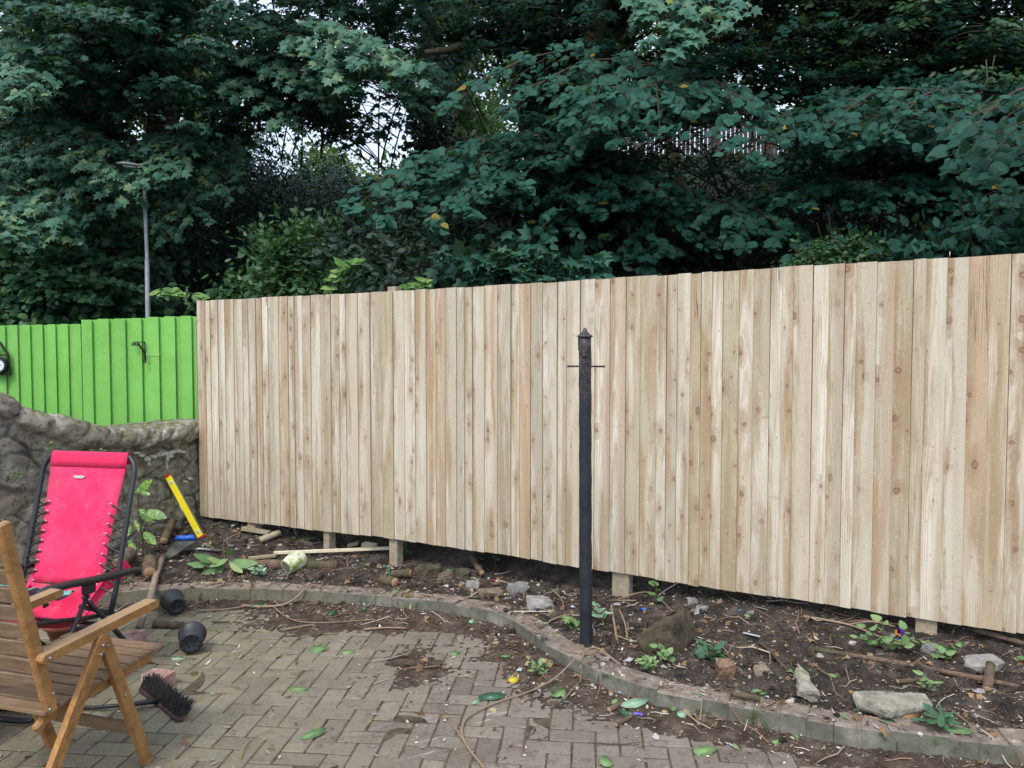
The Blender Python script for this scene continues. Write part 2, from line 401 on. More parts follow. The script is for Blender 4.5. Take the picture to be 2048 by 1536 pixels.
# --- materials for the ground
def soil_mat():
    g = G('soil', 0.95, 0.15); p = g.gen()
    a = g.noise(p, 9, 6, 0.65); b = g.noise(p, 70, 5, 0.7); c3 = g.noise(p, 2.2, 3)
    c = g.ramp(a, [(0.3, (0.014, 0.012, 0.011)), (0.5, (0.046, 0.037, 0.031)), (0.72, (0.12, 0.098, 0.082))])
    c = g.mix(g.mr(c3, 0.52, 0.7, 0, 0.5), c, (0.020, 0.016, 0.016))
    c = g.mix(g.mr(b, 0.60, 0.78, 0, 0.8), c, (0.13, 0.085, 0.055))
    v = g.vor(p, 130); c = g.mix(g.math('MULTIPLY', g.mr(v['Distance'], 0.22, 0.12), g.mr(g.sep(v['Color'])[0], 0.5, 0.6)), c, (0.40, 0.31, 0.22))
    g.bump(g.math('ADD', a, b), 0.8, 0.012); return g.col(c)
SOIL = soil_mat()
def dirt_mat():
    g = G('loose_dirt', 0.95, 0.15); p = g.gen()
    a = g.noise(p, 12, 6, 0.65); b = g.noise(p, 90, 5, 0.7)
    c = g.ramp(a, [(0.3, (0.026, 0.018, 0.014)), (0.5, (0.06, 0.043, 0.033)), (0.75, (0.14, 0.108, 0.082))])
    v = g.vor(p, 150); c = g.mix(g.math('MULTIPLY', g.mr(v['Distance'], 0.24, 0.12), g.mr(g.sep(v['Color'])[0], 0.5, 0.6)), c, (0.42, 0.33, 0.23))
    g.bump(g.math('ADD', a, b), 0.7, 0.008); return g.col(c)
DIRT = dirt_mat()
def paver_mat():
    g = G('pavers', 0.88, 0.25); p = g.gen(); t = g.sep(g.attr('tint'))
    a = g.noise(p, 150, 4, 0.7); b = g.noise(p, 3.0, 4, 0.6); c4 = g.noise(p, 28, 5, 0.7)
    c = g.ramp(t[0], [(0.0, (0.135, 0.110, 0.087)), (0.35, (0.175, 0.145, 0.116)), (0.6, (0.220, 0.186, 0.147)), (1.0, (0.148, 0.128, 0.106))])
    c = g.mix(g.mr(a, 0.35, 0.75, 0, 0.7), c, (0.27, 0.235, 0.205)); c = g.mix(g.mr(c4, 0.5, 0.75, 0, 0.6), c, (0.085, 0.064, 0.052))
    x, y, z = g.sep(p)[0:3]
    left = g.mr(g.math('ADD', x, g.math('MULTIPLY', g.noise(p, 2.5, 4), 1.2)), 0.5, -1.3)     # algae film towards the left
    c = g.mix(g.math('MULTIPLY', left, g.mr(g.noise(p, 11, 5, 0.65), 0.35, 0.65, 0.1, 0.8)), c, (0.235, 0.225, 0.120))
    c = g.mix(g.mr(b, 0.5, 0.7, 0, 0.5), c, (0.11, 0.085, 0.065)); c = g.mix(g.mr(g.noise(p, 7, 6, .75), .55, .66, 0, .55), c, (.085, .062, .046)); c = g.mix(g.mr(t[1], .7, 1, 0, .4), c, (.10, .085, .07))
    v = g.vor(p, 120); c = g.mix(g.math('MULTIPLY', g.mr(v['Distance'], 0.2, 0.1), g.mr(g.sep(v['Color'])[0], 0.75, 0.82)), c, (0.48, 0.42, 0.34))
    # pale drag scratches on the middle of the paving
    xr = g.math('SUBTRACT', x, g.math('MULTIPLY', y, 0.95)); sc = g.noise(g.comb(g.math('MULTIPLY', g.math('ADD', y, g.math('MULTIPLY', x, -0.55)), 55.0), g.math('MULTIPLY', x, 4.0), 0.0), 1.0, 3, 0.6)
    area = g.mr(g.vm('DISTANCE', p, (-0.22, 3.42, 0.0)), 0.5, 0.15)
    c = g.mix(g.math('MULTIPLY', g.mr(sc, 0.63, 0.68), g.math('MULTIPLY', area, 0.8)), c, (0.55, 0.52, 0.48))
    g.bump(g.math('ADD', a, c4), 0.6, 0.004); return g.col(c)
PAVER = paver_mat()
def kerb_mat():
    g = G('kerb_stone', 0.9, 0.2); p = g.gen(); t = g.sep(g.attr('tint'))
    n_ = g.n.new('ShaderNodeNewGeometry'); nzv = g.sep(n_.outputs['Normal'])[2]
    a = g.noise(p, 7, 6, 0.65); b = g.noise(p, 110, 4, 0.7)
    side = g.ramp(a, [(0.3, (0.085, 0.088, 0.065)), (0.5, (0.16, 0.155, 0.125)), (0.7, (0.27, 0.26, 0.225))])
    x = g.sep(p)[0]
    side = g.mix(g.mr(x, -1.6, -0.6, 0.55, 0), side, (0.185, 0.170, 0.110))
    side = g.mix(g.mr(g.noise(p, 13, 6, 0.7), 0.56, 0.66, 0, 0.9), side, (0.045, 0.065, 0.016))
    side = g.mix(g.mr(g.noise(p, 4, 3, 0.6), 0.55, 0.7, 0, 0.5), side, (0.11, 0.15, 0.11))
    top = g.ramp(g.noise(p, 16, 6, 0.7), [(0.3, (0.10, 0.078, 0.062)), (0.5, (0.22, 0.175, 0.145)), (0.72, (0.38, 0.325, 0.275))])
    c = g.mix(g.mr(nzv, 0.5, 0.9), side, top); c = g.mix(g.mr(t[0], 0, 1, 0, 0.25), c, (0.09, 0.08, 0.065)); c = g.mix(g.mr(g.noise(p, 33, 5, .8), .55, .7, 0, .5), c, (.06, .048, .036))
    v = g.vor(p, 140); c = g.mix(g.math('MULTIPLY', g.mr(v['Distance'], 0.2, 0.1), g.mr(g.sep(v['Color'])[0], 0.7, 0.78)), c, (0.45, 0.36, 0.28))
    g.bump(g.math('ADD', a, b), 0.7, 0.006); return g.col(c)
KERB = kerb_mat()
# --- big terrain sheet
def terrain():
    xs = np.unique(np.concatenate([np.linspace(-200, -14, 14), np.arange(-14, 14, 0.5), np.linspace(14, 200, 14)]))
    ys = np.unique(np.concatenate([np.linspace(-60, 0, 8), np.arange(0, 24, 0.4), np.linspace(24, 300, 16)]))
    X, Y = np.meshgrid(xs, ys); Z = bank_z(X, Y)-0.07
    Z += np.where(Y > 9, 0.18*np.sin(X*1.7+Y*0.6)*np.sin(Y*1.3), 0)
    g = G('woodland_floor', 0.95, 0.1); f = g.noise(g.gen(), 3, 6, 0.7)
    m = g.col(g.ramp(f, [(0.3, (0.018, 0.02, 0.010)), (0.6, (0.045, 0.045, 0.022)), (0.8, (0.03, 0.05, 0.018))]))
    grid_sheet('ground', xs, ys, Z, np.ones(X.shape, bool), m)
terrain()
# --- soil of the raised bed
def bed():
    xs = np.arange(-4.0, 4.2, 0.022); ys = np.arange(2.5, 8.2, 0.022); X, Y = np.meshgrid(xs, ys)
    D = kerbdist(X, Y); q = fence_q(X, Y)
    wallside = (X-WC.x)*(-WD.y)+(Y-WC.y)*WD.x        # >0 : garden side of the stone wall
    keep = (D > 0.09) & (q < 1.15) & (wallside > -0.15)
    Z = np.zeros(X.shape); I = np.argwhere(keep)
    for j, i in I: Z[j, i] = soil_z_d(X[j, i], Y[j, i], D[j, i])
    grid_sheet('soil_bed', xs, ys, Z, keep, SOIL)
bed()
# --- patio: herringbone blocks as real bricks with sunk joints
def patio():
    mb = MB(); L, Wd = 0.2, 0.1; ca, sa = math.cos(PDIR), math.sin(PDIR)
    ex = Vector((ca, sa, 0)); ey = Vector((-sa, ca, 0)); ez = Vector((0, 0, 1)); org = Vector((-0.75, 3.2, 0))
    cells = []
    for i in range(-70, 70):
        for j in range(-40, 70):
            k = (i-j) % 4
            # 90-degree herringbone
            if k == 0: cells.append(((i+1)*Wd, (j+0.5)*Wd, 0))
            elif k == 3: cells.append(((i+0.5)*Wd, (j+1.0)*Wd, 1))
    P = [org+ex*c[0]+ey*c[1] for c in cells]
    D = kerbdist(np.array([p.x for p in P]), np.array([p.y for p in P]))
    for c, p, d in zip(cells, P, D):
        if d > 0.04 or p.y < 1.2 or p.x < -4.6 or p.x > 3.6: continue
        wallside = (p.x-WC.x)*(-WD.y)+(p.y-WC.y)*WD.x
        if wallside < -0.2: continue
        if -0.62 < p.x < -0.40 and 3.80 < p.y < 4.05: continue      # missing blocks, filled with dirt
        dz = 0.0025*nz(p.x, p.y, 0, 1.4)+random.uniform(-0.0018, 0.0018)
        a = random.uniform(-0.02, 0.02); ax = ex.copy(); ay = ey.copy()
        if c[2]: ax, ay = ey.copy(), -ex
        rot = Matrix.Rotation(a, 3, 'Z'); ax = rot@ax; ay = rot@ay
        tl = Vector((random.uniform(-.012, .012), random.uniform(-.012, .012), 1)).normalized()
        ax = (ax-tl*ax.dot(tl)).normalized(); ay = tl.cross(ax)
        mb.box((p.x, p.y, -0.03+dz), L-random.uniform(.005, .009), Wd-random.uniform(.004, .008), 0.06, (ax, ay, tl), 0.004, (random.random(), random.random(), 0), jit=0.0015)
    o = mb.build('patio', PAVER, kind='structure')
    xs = np.arange(-4.8, 3.8, 0.1); ys = np.arange(0.8, 6.2, 0.1); X, Y = np.meshgrid(xs, ys)
    g = G('joint_sand', 0.95, 0.1); f = g.noise(g.gen(), 14, 5, 0.7); m = g.col(g.ramp(f, [(0.35, (0.035, 0.026, 0.020)), (0.55, (0.11, 0.085, 0.062)), (0.62, (0.085, 0.075, 0.04)), (0.72, (0.07, 0.085, 0.022))]))
    grid_sheet('joint_sand', xs, ys, np.full(X.shape, -0.004)+0.0025*np.sin(X*9)*np.sin(Y*8), kerbdist(X, Y) < 0.16, m)
patio()
def dirt_h(x, y, d):
    """thickness of dirt lying over the paving (d = signed kerb distance, negative on the patio)"""
    e = -d
    edge = 0.036*math.exp(-(e/0.13)**2)                                    # banked against the kerb
    spill = 0.0
    c1 = math.exp(-(((x+0.95)/0.75)**2+((y-4.66)/0.28)**2))*0.0235           # swept heap in front of the far kerb
    c2 = math.exp(-(((x-0.16)/0.40)**2+((y-4.02)/0.42)**2))*0.020           # inside the bend
    c3 = math.exp(-(((x+0.52)/0.17)**2+((y-3.97)/0.26)**2))*0.021            # dark patch
    c4 = math.exp(-(((x-0.9)/0.75)**2+((y-3.45)/0.25)**2))*0.012
    return edge+c1+c2+c3+c4-0.0125+0.0075*fbm(x, y, 2.0, 6, 3)+0.0085*fbm(x, y, 4.0, 38, 3)
def dirt():
    xs = np.arange(-3.0, 3.2, 0.0095); ys = np.arange(2.9, 5.1, 0.0095); X, Y = np.meshgrid(xs, ys); D = kerbdist(X, Y)
    Z = np.full(X.shape, -0.05); c = (D < 0.004) & (D > -1.6)
    for j, i in np.argwhere(c): Z[j, i] = dirt_h(X[j, i], Y[j, i], D[j, i])
    grid_sheet('loose_dirt', xs, ys, Z, c & (Z > -0.004), DIRT)
dirt()
def surf_z(x, y, d=None):
    """top of whatever lies at x, y"""
    if d is None: d = float(kerbdist(np.array([x]), np.array([y]))[0])
    if d > 0.14: return soil_z_d(x, y, d)
    if d > 0: return 0.103
    return max(0.002, dirt_h(x, y, d))
def sz(p): return Vector((p[0], p[1], surf_z(p[0], p[1])))
def onsoil(x, y, lift=0.0):
    """point of the ground seen at picture position x, y"""
    z = 0.1
    for _ in range(8):
        p = onz(x, y, z); z = 0.5*z+0.5*surf_z(p.x, p.y)
    p = onz(x, y, z); return Vector((p.x, p.y, surf_z(p.x, p.y)+lift))
def kerb():
    root = empty('kerb_edging', kline[len(kline)//2], 'low kerb of concrete blocks on edge curving between paving and soil bed', 'kerb')
    pts = resample(kline, 0.108); mb = MB()
    for i, (a, b) in enumerate(zip(pts, pts[1:])):
        d = (b-a).normalized(); n = Vector((-d.y, d.x, 0)); c = (a+b)/2+n*0.068
        h = 0.2; top = 0.102+0.003*math.sin(i*1.7)+random.uniform(-.004, .004)
        tl = (Vector((0, 0, 1))+n*random.uniform(-.03, .03)+d*random.uniform(-.015, .015)).normalized()
        dd = (d-tl*d.dot(tl)).normalized(); nn = tl.cross(dd)
        mb.box((c.x, c.y, top-h/2), (b-a).length+random.uniform(0.000, 0.006), 0.136+random.uniform(-.003, .003), h, (dd, nn, tl), 0.0035, (random.random()**2, 0, 0), jit=0.0015)
    # a darker mortar bed between the blocks
    mb.build('block_course', KERB, root)
kerb()
# ================================================================ wooden fence
def interp_px(tab, x):
    xs = [t[0] for t in tab]; ys = [t[1] for t in tab]
    if x <= xs[0]: return ys[0]+(ys[1]-ys[0])/(xs[1]-xs[0])*(x-xs[0])
    if x >= xs[-1]: return ys[-1]+(ys[-1]-ys[-2])/(xs[-1]-xs[-2])*(x-xs[-1])
    return float(np.interp(x, xs, ys))
FTOP = [(393, 602), (745, 585), (1100, 565), (1400, 546), (1582, 534), (1945, 513), (2048, 506)]
FBOT = [(402, 1031), (529, 1047), (624, 1059), (755, 1072), (900, 1093), (1021, 1110), (1160, 1134), (1221, 1142), (1400, 1171), (1654, 1207), (1788, 1228), (2048, 1266)]
def fpt(t, z): return FP0+FD*t+Vector((0, 0, z))
def zat(t, tab):
    """height on the fence plane where it meets the measured line"""
    x0, _ = proj(np.array(fpt(t, 1.0))); y = interp_px(tab, float(x0)); p = onplane(float(x0), y, FP0, FN); return p.z
def fence():
    root = empty('board_fence', fpt(-0.8, 0.1), 'new pale timber fence of upright close boards running across the garden', 'fence')
    verts = []; faces = []; bco = []; tint = []
    t = FL; i = 0
    while t < 3.6:
        w = random.choice([0.064, 0.08, 0.096, 0.108]) if t < -1.6 else random.choice([0.062, 0.078, 0.09, 0.1])
        if t > 1.2: w = random.choice([0.058, 0.084, 0.092, 0.098])
        t0, t1 = t, t+w
        zt0, zt1 = zat(t0, FTOP), zat(t1, FTOP); zb0, zb1 = zat(t0, FBOT), zat(t1, FBOT)
        dz = random.uniform(-.0035, .0035)
        g = random.uniform(0.0002, 0.0008) if random.random() > 0.05 else 0.0025
        thL, thR = random.uniform(.010, .013), random.uniform(.017, .021)
        base = random.uniform(-.002, .003); k = len(verts); lean = random.uniform(-.003, .003)
        nsub = 1
        sd = random.random()*97+i; tt = (random.random(), random.random(), random.random())
        for (tt_, zt, zb, th, uu) in ((t0+g, zt0, zb0, thL, 0.0), (t1-g, zt1, zb1, thR, w)):
            for zz, off in ((zb+dz, 0), (zt+dz, 1)):
                for front in (1, 0):
                    p = fpt(tt_+lean*off, zz)+FN*((th+base) if front else -0.004)
                    verts.append(tuple(p)); bco.append((uu+sd*0.0, zz+(0.0 if front else 3.0), sd)); tint.append(tt)
        # order: L-bot-f, L-bot-b, L-top-f, L-top-b, R-...
        a = k; faces += [(a, a+4, a+6, a+2), (a+1, a+3, a+7, a+5), (a, a+2, a+3, a+1), (a+4, a+5, a+7, a+6), (a+2, a+6, a+7, a+3), (a, a+1, a+5, a+4)]
        t = t1; i += 1
    me = bpy.data.meshes.new('boards'); org = Vector(root.location)
    me.from_pydata([tuple(Vector(v)-org) for v in verts], [], faces)
    for nm, dat in (('bco', bco), ('tint', tint)):
        a_ = me.attributes.new(nm, 'FLOAT_VECTOR', 'POINT'); a_.data.foreach_set('vector', np.array(dat, dtype=np.float32).ravel())
    me.materials.append(fence_wood()); me.update(); o = bpy.data.objects.new('boards', me); S.collection.objects.link(o); o.parent = root
    pw = old_wood('post_wood', (0.34, 0.28, 0.20), (0.20, 0.15, 0.10), (0.44, 0.38, 0.29))
    for px, top, bw in ((500, 0, .085), (650, 0, .055), (784, 1, .07), (1241, 0, .11), (1858, 0, .10)):
        p = onplane(px, 1000, FP0, FN); tt = fence_t(p.x, p.y); zz = soil_z(p.x, p.y)
        ztop = zat(tt, FTOP)+(0.035 if top else -0.06)
        mb = MB(); c = fpt(tt, 0)-FN*0.047; mb.box((c.x, c.y, (ztop+zz-0.25)/2), bw, 0.08, ztop-zz+0.25, (FD, FN, Vector((0, 0, 1))), 0.004)
        mb.build('fence_post', pw, root)
    for f in (0.12, 0.5, 0.88):
        a = fpt(FL+0.05, 0)-FN*0.11; b = fpt(3.4, 0)-FN*0.11
        a.z = zat(FL+.05, FBOT)*(1-f)+zat(FL+.05, FTOP)*f; b.z = zat(2.6, FBOT)*(1-f)+zat(2.6, FTOP)*f
        mb = MB(); mb.bar(a, b, 0.075, 0.038); mb.build('rail', pw, root)
    mb = MB(); a = fpt(FL-0.022, 0)-FN*0.03; zt = onplane(394, 640, FP0, FN).z; zb = onplane(398, 912, FP0, FN).z
    mb.box((a.x, a.y, (zt+zb)/2), 0.05, 0.022, zt-zb, (FD, FN, Vector((0, 0, 1))), 0.002); e = mb.build('end_board', old_wood('grey_board', (0.20, 0.17, 0.12), (0.09, 0.075, 0.05), (0.28, 0.25, 0.19)), root)
    e['label'] = 'dark weathered rough board at the fence end'
    mb = MB(); q = onplane(1900, 508, FP0, FN)-FN*0.03; mb.tube([q+Vector((0, 0, -.02)), q+Vector((0.001, 0, .016))], 0.0022, 6); mb.build('nail', simple('nail_steel', (0.6, 0.62, 0.64), rough=.35, metal=.8), root)
fence()
# ================================================================ green painted fence beyond the wall
def green_mat():
    g = G('green_paint', 0.55, 0.35); p = g.gen()
    a = g.noise(p, 4, 4, 0.6); x, y, z = g.sep(p)[0:3]
    grain = g.noise(g.comb(g.math('MULTIPLY', x, 90.0), g.math('MULTIPLY', y, 90.0), g.math('MULTIPLY', z, 4.0)), 1, 4, 0.6)
    t = g.sep(g.attr('tint'))
    c = g.mix(g.mr(a, 0.3, 0.7), (0.170, 0.45, 0.075), (0.225, 0.54, 0.115)); c = g.mix(g.mr(t[0], 0, 1, 0, 0.35), c, (0.14, 0.42, 0.055))
    c = g.mix(g.mr(g.noise(p, 60, 3, 0.8), 0.68, 0.72, 0, .6), c, (0.45, 0.75, 0.38))
    saw = g.math('SINE', g.math('MULTIPLY', g.math('ADD', z, g.math('MULTIPLY', x, 0.9)), 260.0))
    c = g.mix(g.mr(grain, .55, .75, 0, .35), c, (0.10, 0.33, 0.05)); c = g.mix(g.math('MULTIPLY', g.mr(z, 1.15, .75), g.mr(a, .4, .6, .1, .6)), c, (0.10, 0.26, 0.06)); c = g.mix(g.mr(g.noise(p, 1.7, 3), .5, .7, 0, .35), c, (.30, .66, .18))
    g.bump(g.math('ADD', g.math('MULTIPLY', saw, g.mr(t[1], 0.5, 0.8, 0, .5)), grain), 0.9, 0.004); return g.col(c)
GREEN = green_mat()
def green_fence():
    a1, b1 = at(166, 640, 7.1), at(402, 631.5, 7.1); a0, b0 = at(-330, 659, 9.5), at(215, 646.5, 9.5)
    ctr = (a1+b1)/2; root = empty('green_fence', (ctr.x, ctr.y, 0), 'bright lime green painted board fence seen beyond the stone wall', 'fence')
    for (a, b, top0, top1, per) in ((a0, b0, 651, 647, 0.155), (a1, b1, 640, 632, 0.152)):
        d = Vector((b.x-a.x, b.y-a.y, 0)); L = d.length; d.normalize(); n = Vector((d.y, -d.x, 0))
        if n.y > 0: n = -n
        mb = MB(); k = 0; s = 0.0
        while s < L:
            c0 = Vector((a.x, a.y, 0))+d*(s+per*0.33); cc = Vector((a.x, a.y, 0))+d*(s+per*0.8)
            def ztop(c):
                f = (c-Vector((a.x, a.y, 0))).dot(d)/L
                return a.z+(b.z-a.z)*min(max(f, 0), 1)
            w = per*random.uniform(0.60, 0.68)
            for c, ww, off in ((c0, w, 0.026), (cc, per*0.62, 0.0)):
                zt = ztop(c)+random.uniform(-.003, .003)+(0.0 if off else -0.004)
                mb.box((c.x+n.x*off, c.y+n.y*off, zt/2+0.1), ww, 0.016, zt-0.2, (d, n, Vector((0, 0, 1))), 0.002, (random.random(), random.random(), 0))
            s += per; k += 1
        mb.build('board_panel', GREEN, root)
        for z in (0.5, 1.2, 1.75): mb = MB(); mb.bar(Vector((a.x, a.y, z))-n*0.03, Vector((b.x, b.y, z))-n*0.03, 0.07, 0.03); mb.build('rail', GREEN, root)
    # iron basket bracket
    br = empty('hanging_bracket', at(290, 728, 7.07), 'black scrolled iron hanging bracket fixed on the green fence', 'bracket')
    BL = simple('black_iron', (0.012, 0.013, 0.015), (0.02, 0.018, 0.016), rough=.45, scale=60)
    Yb = 7.05
    mb = MB(); mb.tube([at(289, 684, Yb), at(290, 705, Yb), at(291, 723, Yb)], 0.009, 6); mb.build('back_bar', BL, br)
    mb = MB(); mb.tube([at(276, 686, Yb-.1), at(281, 694, Yb-.05), at(289, 706, Yb-.01)], 0.008, 6); mb.build('brace', BL, br)
    for cx, cy, r in ((266, 688, 3.3), (273, 688, 3.6), (287.5, 711, 2.8), (288.5, 723, 3.2)):
        pts = [at(cx+r*math.cos(q)*(1-k/22), cy+r*1.15*math.sin(q)*(1-k/22), Yb-.04) for k, q in enumerate(np.linspace(-1.5, 4.2, 12))]
        mb = MB(); mb.tube(pts, 0.006, 5); mb.build('scroll', BL, br)
    mb = MB(); mb.tube([at(266, 684, Yb-.03), at(290, 684, Yb-.005)], 0.004, 5); mb.build('top_bar', BL, br)
    # string
    mb = MB(); mb.tube([at(291, 708, Yb), at(300, 709, Yb+.0), at(310, 711, Yb+.01), at(322, 708, Yb-.01)], 0.0022, 4); o = mb.build('garden_string', simple('string', (0.6, 0.75, 0.4))); tag(o, 'thin pale string stretched out beside the iron bracket', 'string')
    # wall clock shaped like a lantern
    Yc = 9.41; ck = empty('wall_clock', at(0, 749, Yc), 'black framed lantern shaped clock with a white round dial on green fence', 'clock')
    nn = Vector((0, -1, 0)); mb = MB()
    for q in (((16, 709), (20, 749)), ((0-18, 709), (-22, 749)), ((-22, 748), (20, 748)), ((-18, 710), (16, 710)), ((16, 709), (-1, 684)), ((-1, 684), (-18, 709))):
        mb.bar(at(*q[0], Yc), at(*q[1], Yc), 0.022, 0.03)
    mb.build('frame', BL, ck)
    c = at(-1, 730, Yc-0.02); mb = MB(); mb.lathe(c, nn, [(-0.01, 0.0), (-0.01, .105), (0.03, .105), (0.035, .098), (0.03, .075), (0.012, 0.07)], 28); mb.build('rim', BL, ck)
    mb = MB(); mb.lathe(c, nn, [(0.014, 0.0), (0.014, .074)], 28); f = mb.build('dial', simple('dial_white', (0.75, 0.85, 0.85), (0.7, 0.8, 0.82), scale=3, bump=0), ck)
    for k in range(12):
        mb = MB(); an = k*math.pi/6; d = Vector((math.sin(an), 0, math.cos(an))); mb.bar(c+nn*0.017+d*.058, c+nn*0.017+d*.068, .005, .002); mb.build('hour_mark', BL, ck)
    mb = MB(); mb.bar(c+nn*.018, c+nn*.018+Vector((0.035, 0, -0.004)), .006, .002); mb.build('clock_hand', BL, ck); mb = MB(); mb.bar(c+nn*.019, c+nn*.019+Vector((-.01, 0, .05)), .005, .002)
    mb.build('clock_hand', BL, ck)
green_fence()
# ================================================================ stone wall
WTOP = [(0, 786), (40, 800), (83, 820), (140, 839), (180, 848), (215, 852), (265, 849), (330, 840), (393, 836)]
WN = Vector((-WD.y, WD.x, 0))       # towards the garden
if WN.x < 0: WN = -WN
def stone_mat():
    g = G('rubble_stone', 0.9, 0.2); p = g.gen(); t = g.sep(g.attr('tint'))
    a = g.noise(p, 5, 7, 0.68); b = g.noise(p, 27, 6, 0.8); l1 = g.noise(p, 17, 4, 0.55)
    c = g.ramp(a, [(0.3, (0.18, 0.16, 0.13)), (0.5, (0.44, 0.395, 0.32)), (0.68, (0.66, 0.61, 0.52))])
    c = g.mix(g.mr(t[0], 0.5, 1, 0, 0.4), c, (0.13, 0.12, 0.11)); c = g.mix(g.mr(t[1], 0.6, 1, 0, 0.5), c, (0.26, 0.19, 0.12))
    c = g.mix(g.mr(b, 0.56, 0.64, 0, 0.7), c, (0.44, 0.42, 0.36)); c = g.mix(g.mr(b, 0.46, 0.36, 0, 0.85), c, (0.03, 0.026, 0.024))
    x, y, z = g.sep(p)[0:3]
    c = g.mix(g.math('MULTIPLY', g.mr(y, 5.5, 5.8), g.mr(z, 0.95, 0.85, 0, .45)), c, (0.42, 0.40, 0.30))
    grn = g.math('MULTIPLY', g.mr(y, 5.0, 5.9), g.mr(l1, 0.42, 0.6, 0.0, 0.7)); c = g.mix(grn, c, (0.13, 0.145, 0.07))
    nv = g.sep(g.n.new('ShaderNodeNewGeometry').outputs['Normal'])[2]
    c = g.mix(g.math('MULTIPLY', g.mr(nv, 0.35, 0.8), g.mr(g.noise(p, 9, 5, .7), 0.48, 0.62)), c, (0.14, 0.17, 0.03))
    v = g.vor(p, 26); c = g.mix(g.math('MULTIPLY', g.mr(v['Distance'], 0.34, 0.24), g.mr(g.sep(v['Color'])[0], 0.86, 0.9)), c, (0.42, 0.42, 0.36))
    c = g.mix(g.math('MULTIPLY', g.mr(t[2], 0.45, 1.0, 0, 0.9), g.mr(g.noise(p, 6, 3), .4, .55, .45, 1)), c, (0.03, 0.026, 0.02))        # open joints
    g.bump(g.math('ADD', a, b), 1.0, 0.035); return g.col(c)
STONE = stone_mat()
def wall_top(s):
    x, _ = proj(np.array(WC+WD*s+Vector((0, 0, 1)))); x = float(x)
    if x < 0: y = 786
    y = interp_px(WTOP, x) if x > 0 else None
    if y is None: return 1.385+0.03*math.sin(s)
    return onplane(x, y, WC+WN*-0.1, WN).z
def stone_wall():
    root = empty('stone_wall', WC+WD*1.5, 'old mossy rubble stone wall with a dipping top behind the red recliner', 'wall')
    mb = MB(); ss = np.arange(-0.12, 2.6, 0.0125); prof = []
    NH = 90; idx = {}; vs = []; ti = []; fs = []
    for i, s in enumerate(ss):
        top = wall_top(max(s, 0.02))-0.10
        for k in range(NH+12):
            if k <= NH: z = -0.05+(top+0.05)*k/NH; off = 0.0
            else:
                z = top+0.0*k; off = -(k-NH)/11*0.42
            u = s; w = z
            wx = u+0.05*nz(u, w, 1, 3); wy = w+0.05*nz(u, w, 9, 3)
            row = math.floor(wy/0.19+0.25*nz(u, 0, 3, 0.8)*2)
            P = Vector((wx/0.36, wy/0.20, off*2))
            d, pts = mnoise.voronoi(P)
            e = d[1]-d[0]; joint = 1-sm(0.02, 0.15, e)
            h = hash((round(pts[0].x, 3), round(pts[0].y, 3))) % 1000/1000
            dep = 0.016*sm(0, 0.06, e)+0.014*(h-.5)+0.014*fbm(u, w, off, 4, 4)+0.012*fbm(u, w, off, 18, 4)
            p = WC+WD*s+Vector((0, 0, z))+WN*(off+(dep if k <= NH else 0)-0.02)
            if k > NH: p.z += dep*0.6
            vs.append(tuple(p)); ti.append((h, (h*7.7) % 1, joint*(0.75+0.4*nz(u, w, 0, 4))))
    n = NH+12
    for i in range(len(ss)-1):
        for k in range(n-1): fs.append((i*n+k, (i+1)*n+k, (i+1)*n+k+1, i*n+k+1))
    mb.v = vs; mb.f = fs; mb.t = ti; mb.smooth = [True]*len(fs)
    mb.build('rubble_face', STONE, root)
    # coping of tilted stones
    mb = MB(); s = -0.05
    while s < 2.5:
        L = random.uniform(0.12, 0.19) if s < 1.0 else random.uniform(0.2, 0.36)
        top = wall_top(max(s+L/2, 0.02)); h = 0.15+random.uniform(0, .03); lean = 0.9 if s < 1.1 else 0.35
        c = WC+WD*(s+L/2)+WN*(-0.17)+Vector((0, 0, top-h/2-0.02)); tt = (random.random(), random.random(), 0)
        slope = (wall_top(max(s+L, 0.02))-wall_top(max(s, .02)))/L
        N1, N2 = 24, 36; V = []
        for a in range(N1+1):
            th = math.pi*a/N1
            for b in range(N2):
                ph = 2*math.pi*b/N2
                def se(q, e): return math.copysign(abs(q)**e, q)
                x = se(math.sin(th), .55)*se(math.cos(ph), .55); y = se(math.sin(th), .55)*se(math.sin(ph), .5); z = se(math.cos(th), .7)
                q = WD*(x*L*0.56+(z*h+y*0.2)*lean*-0.5)+WN*(y*0.235)+Vector((0, 0, z*h*0.52+x*L*.5*slope))
                P = c+q; r = 1+0.16*fbm(P.x, P.y, P.z, 5, 3)+0.07*fbm(P.x, P.y, P.z, 22, 3)
                V.append(c+q*r)
        Fc = [(a*N2+b, (a+1)*N2+b, (a+1)*N2+(b+1) % N2, a*N2+(b+1) % N2) for a in range(N1) for b in range(N2)]
        mb.add(V, Fc, tt, True); s += L*0.80
    mb.build('coping', STONE, root)
    # pale mortar smear near the fence end
    mm = simple('pale_mortar', (0.48, 0.47, 0.42), (0.24, 0.23, 0.18), rough=.9, scale=40, bump=.6)
    mb = MB()
    for bx, by, br, bh in [(276, 906, 7, 3), (285, 911, 8, 4), (296, 918, 7, 5), (299, 927, 4, 4), (309, 913, 8, 4), (321, 909, 8, 4), (333, 907, 9, 5), (336, 917, 4, 7), (335, 930, 2.5, 8), (346, 904, 9, 4), (358, 902, 8, 4), (368, 904, 5, 3), (341, 912, 7, 5), (372, 963, 5, 3), (381, 957, 6, 3)]:
        V = [onplane(bx+br*math.cos(q)*random.uniform(.6, 1.2), by+bh*math.sin(q)*random.uniform(.6, 1.2), WC+WN*(0.040+random.uniform(0, .004)), WN) for q in np.linspace(0, 5.7, 10)]
        mb.prism(V, WN, 0.014)
    mb.build('mortar_patch', mm, root)
stone_wall()
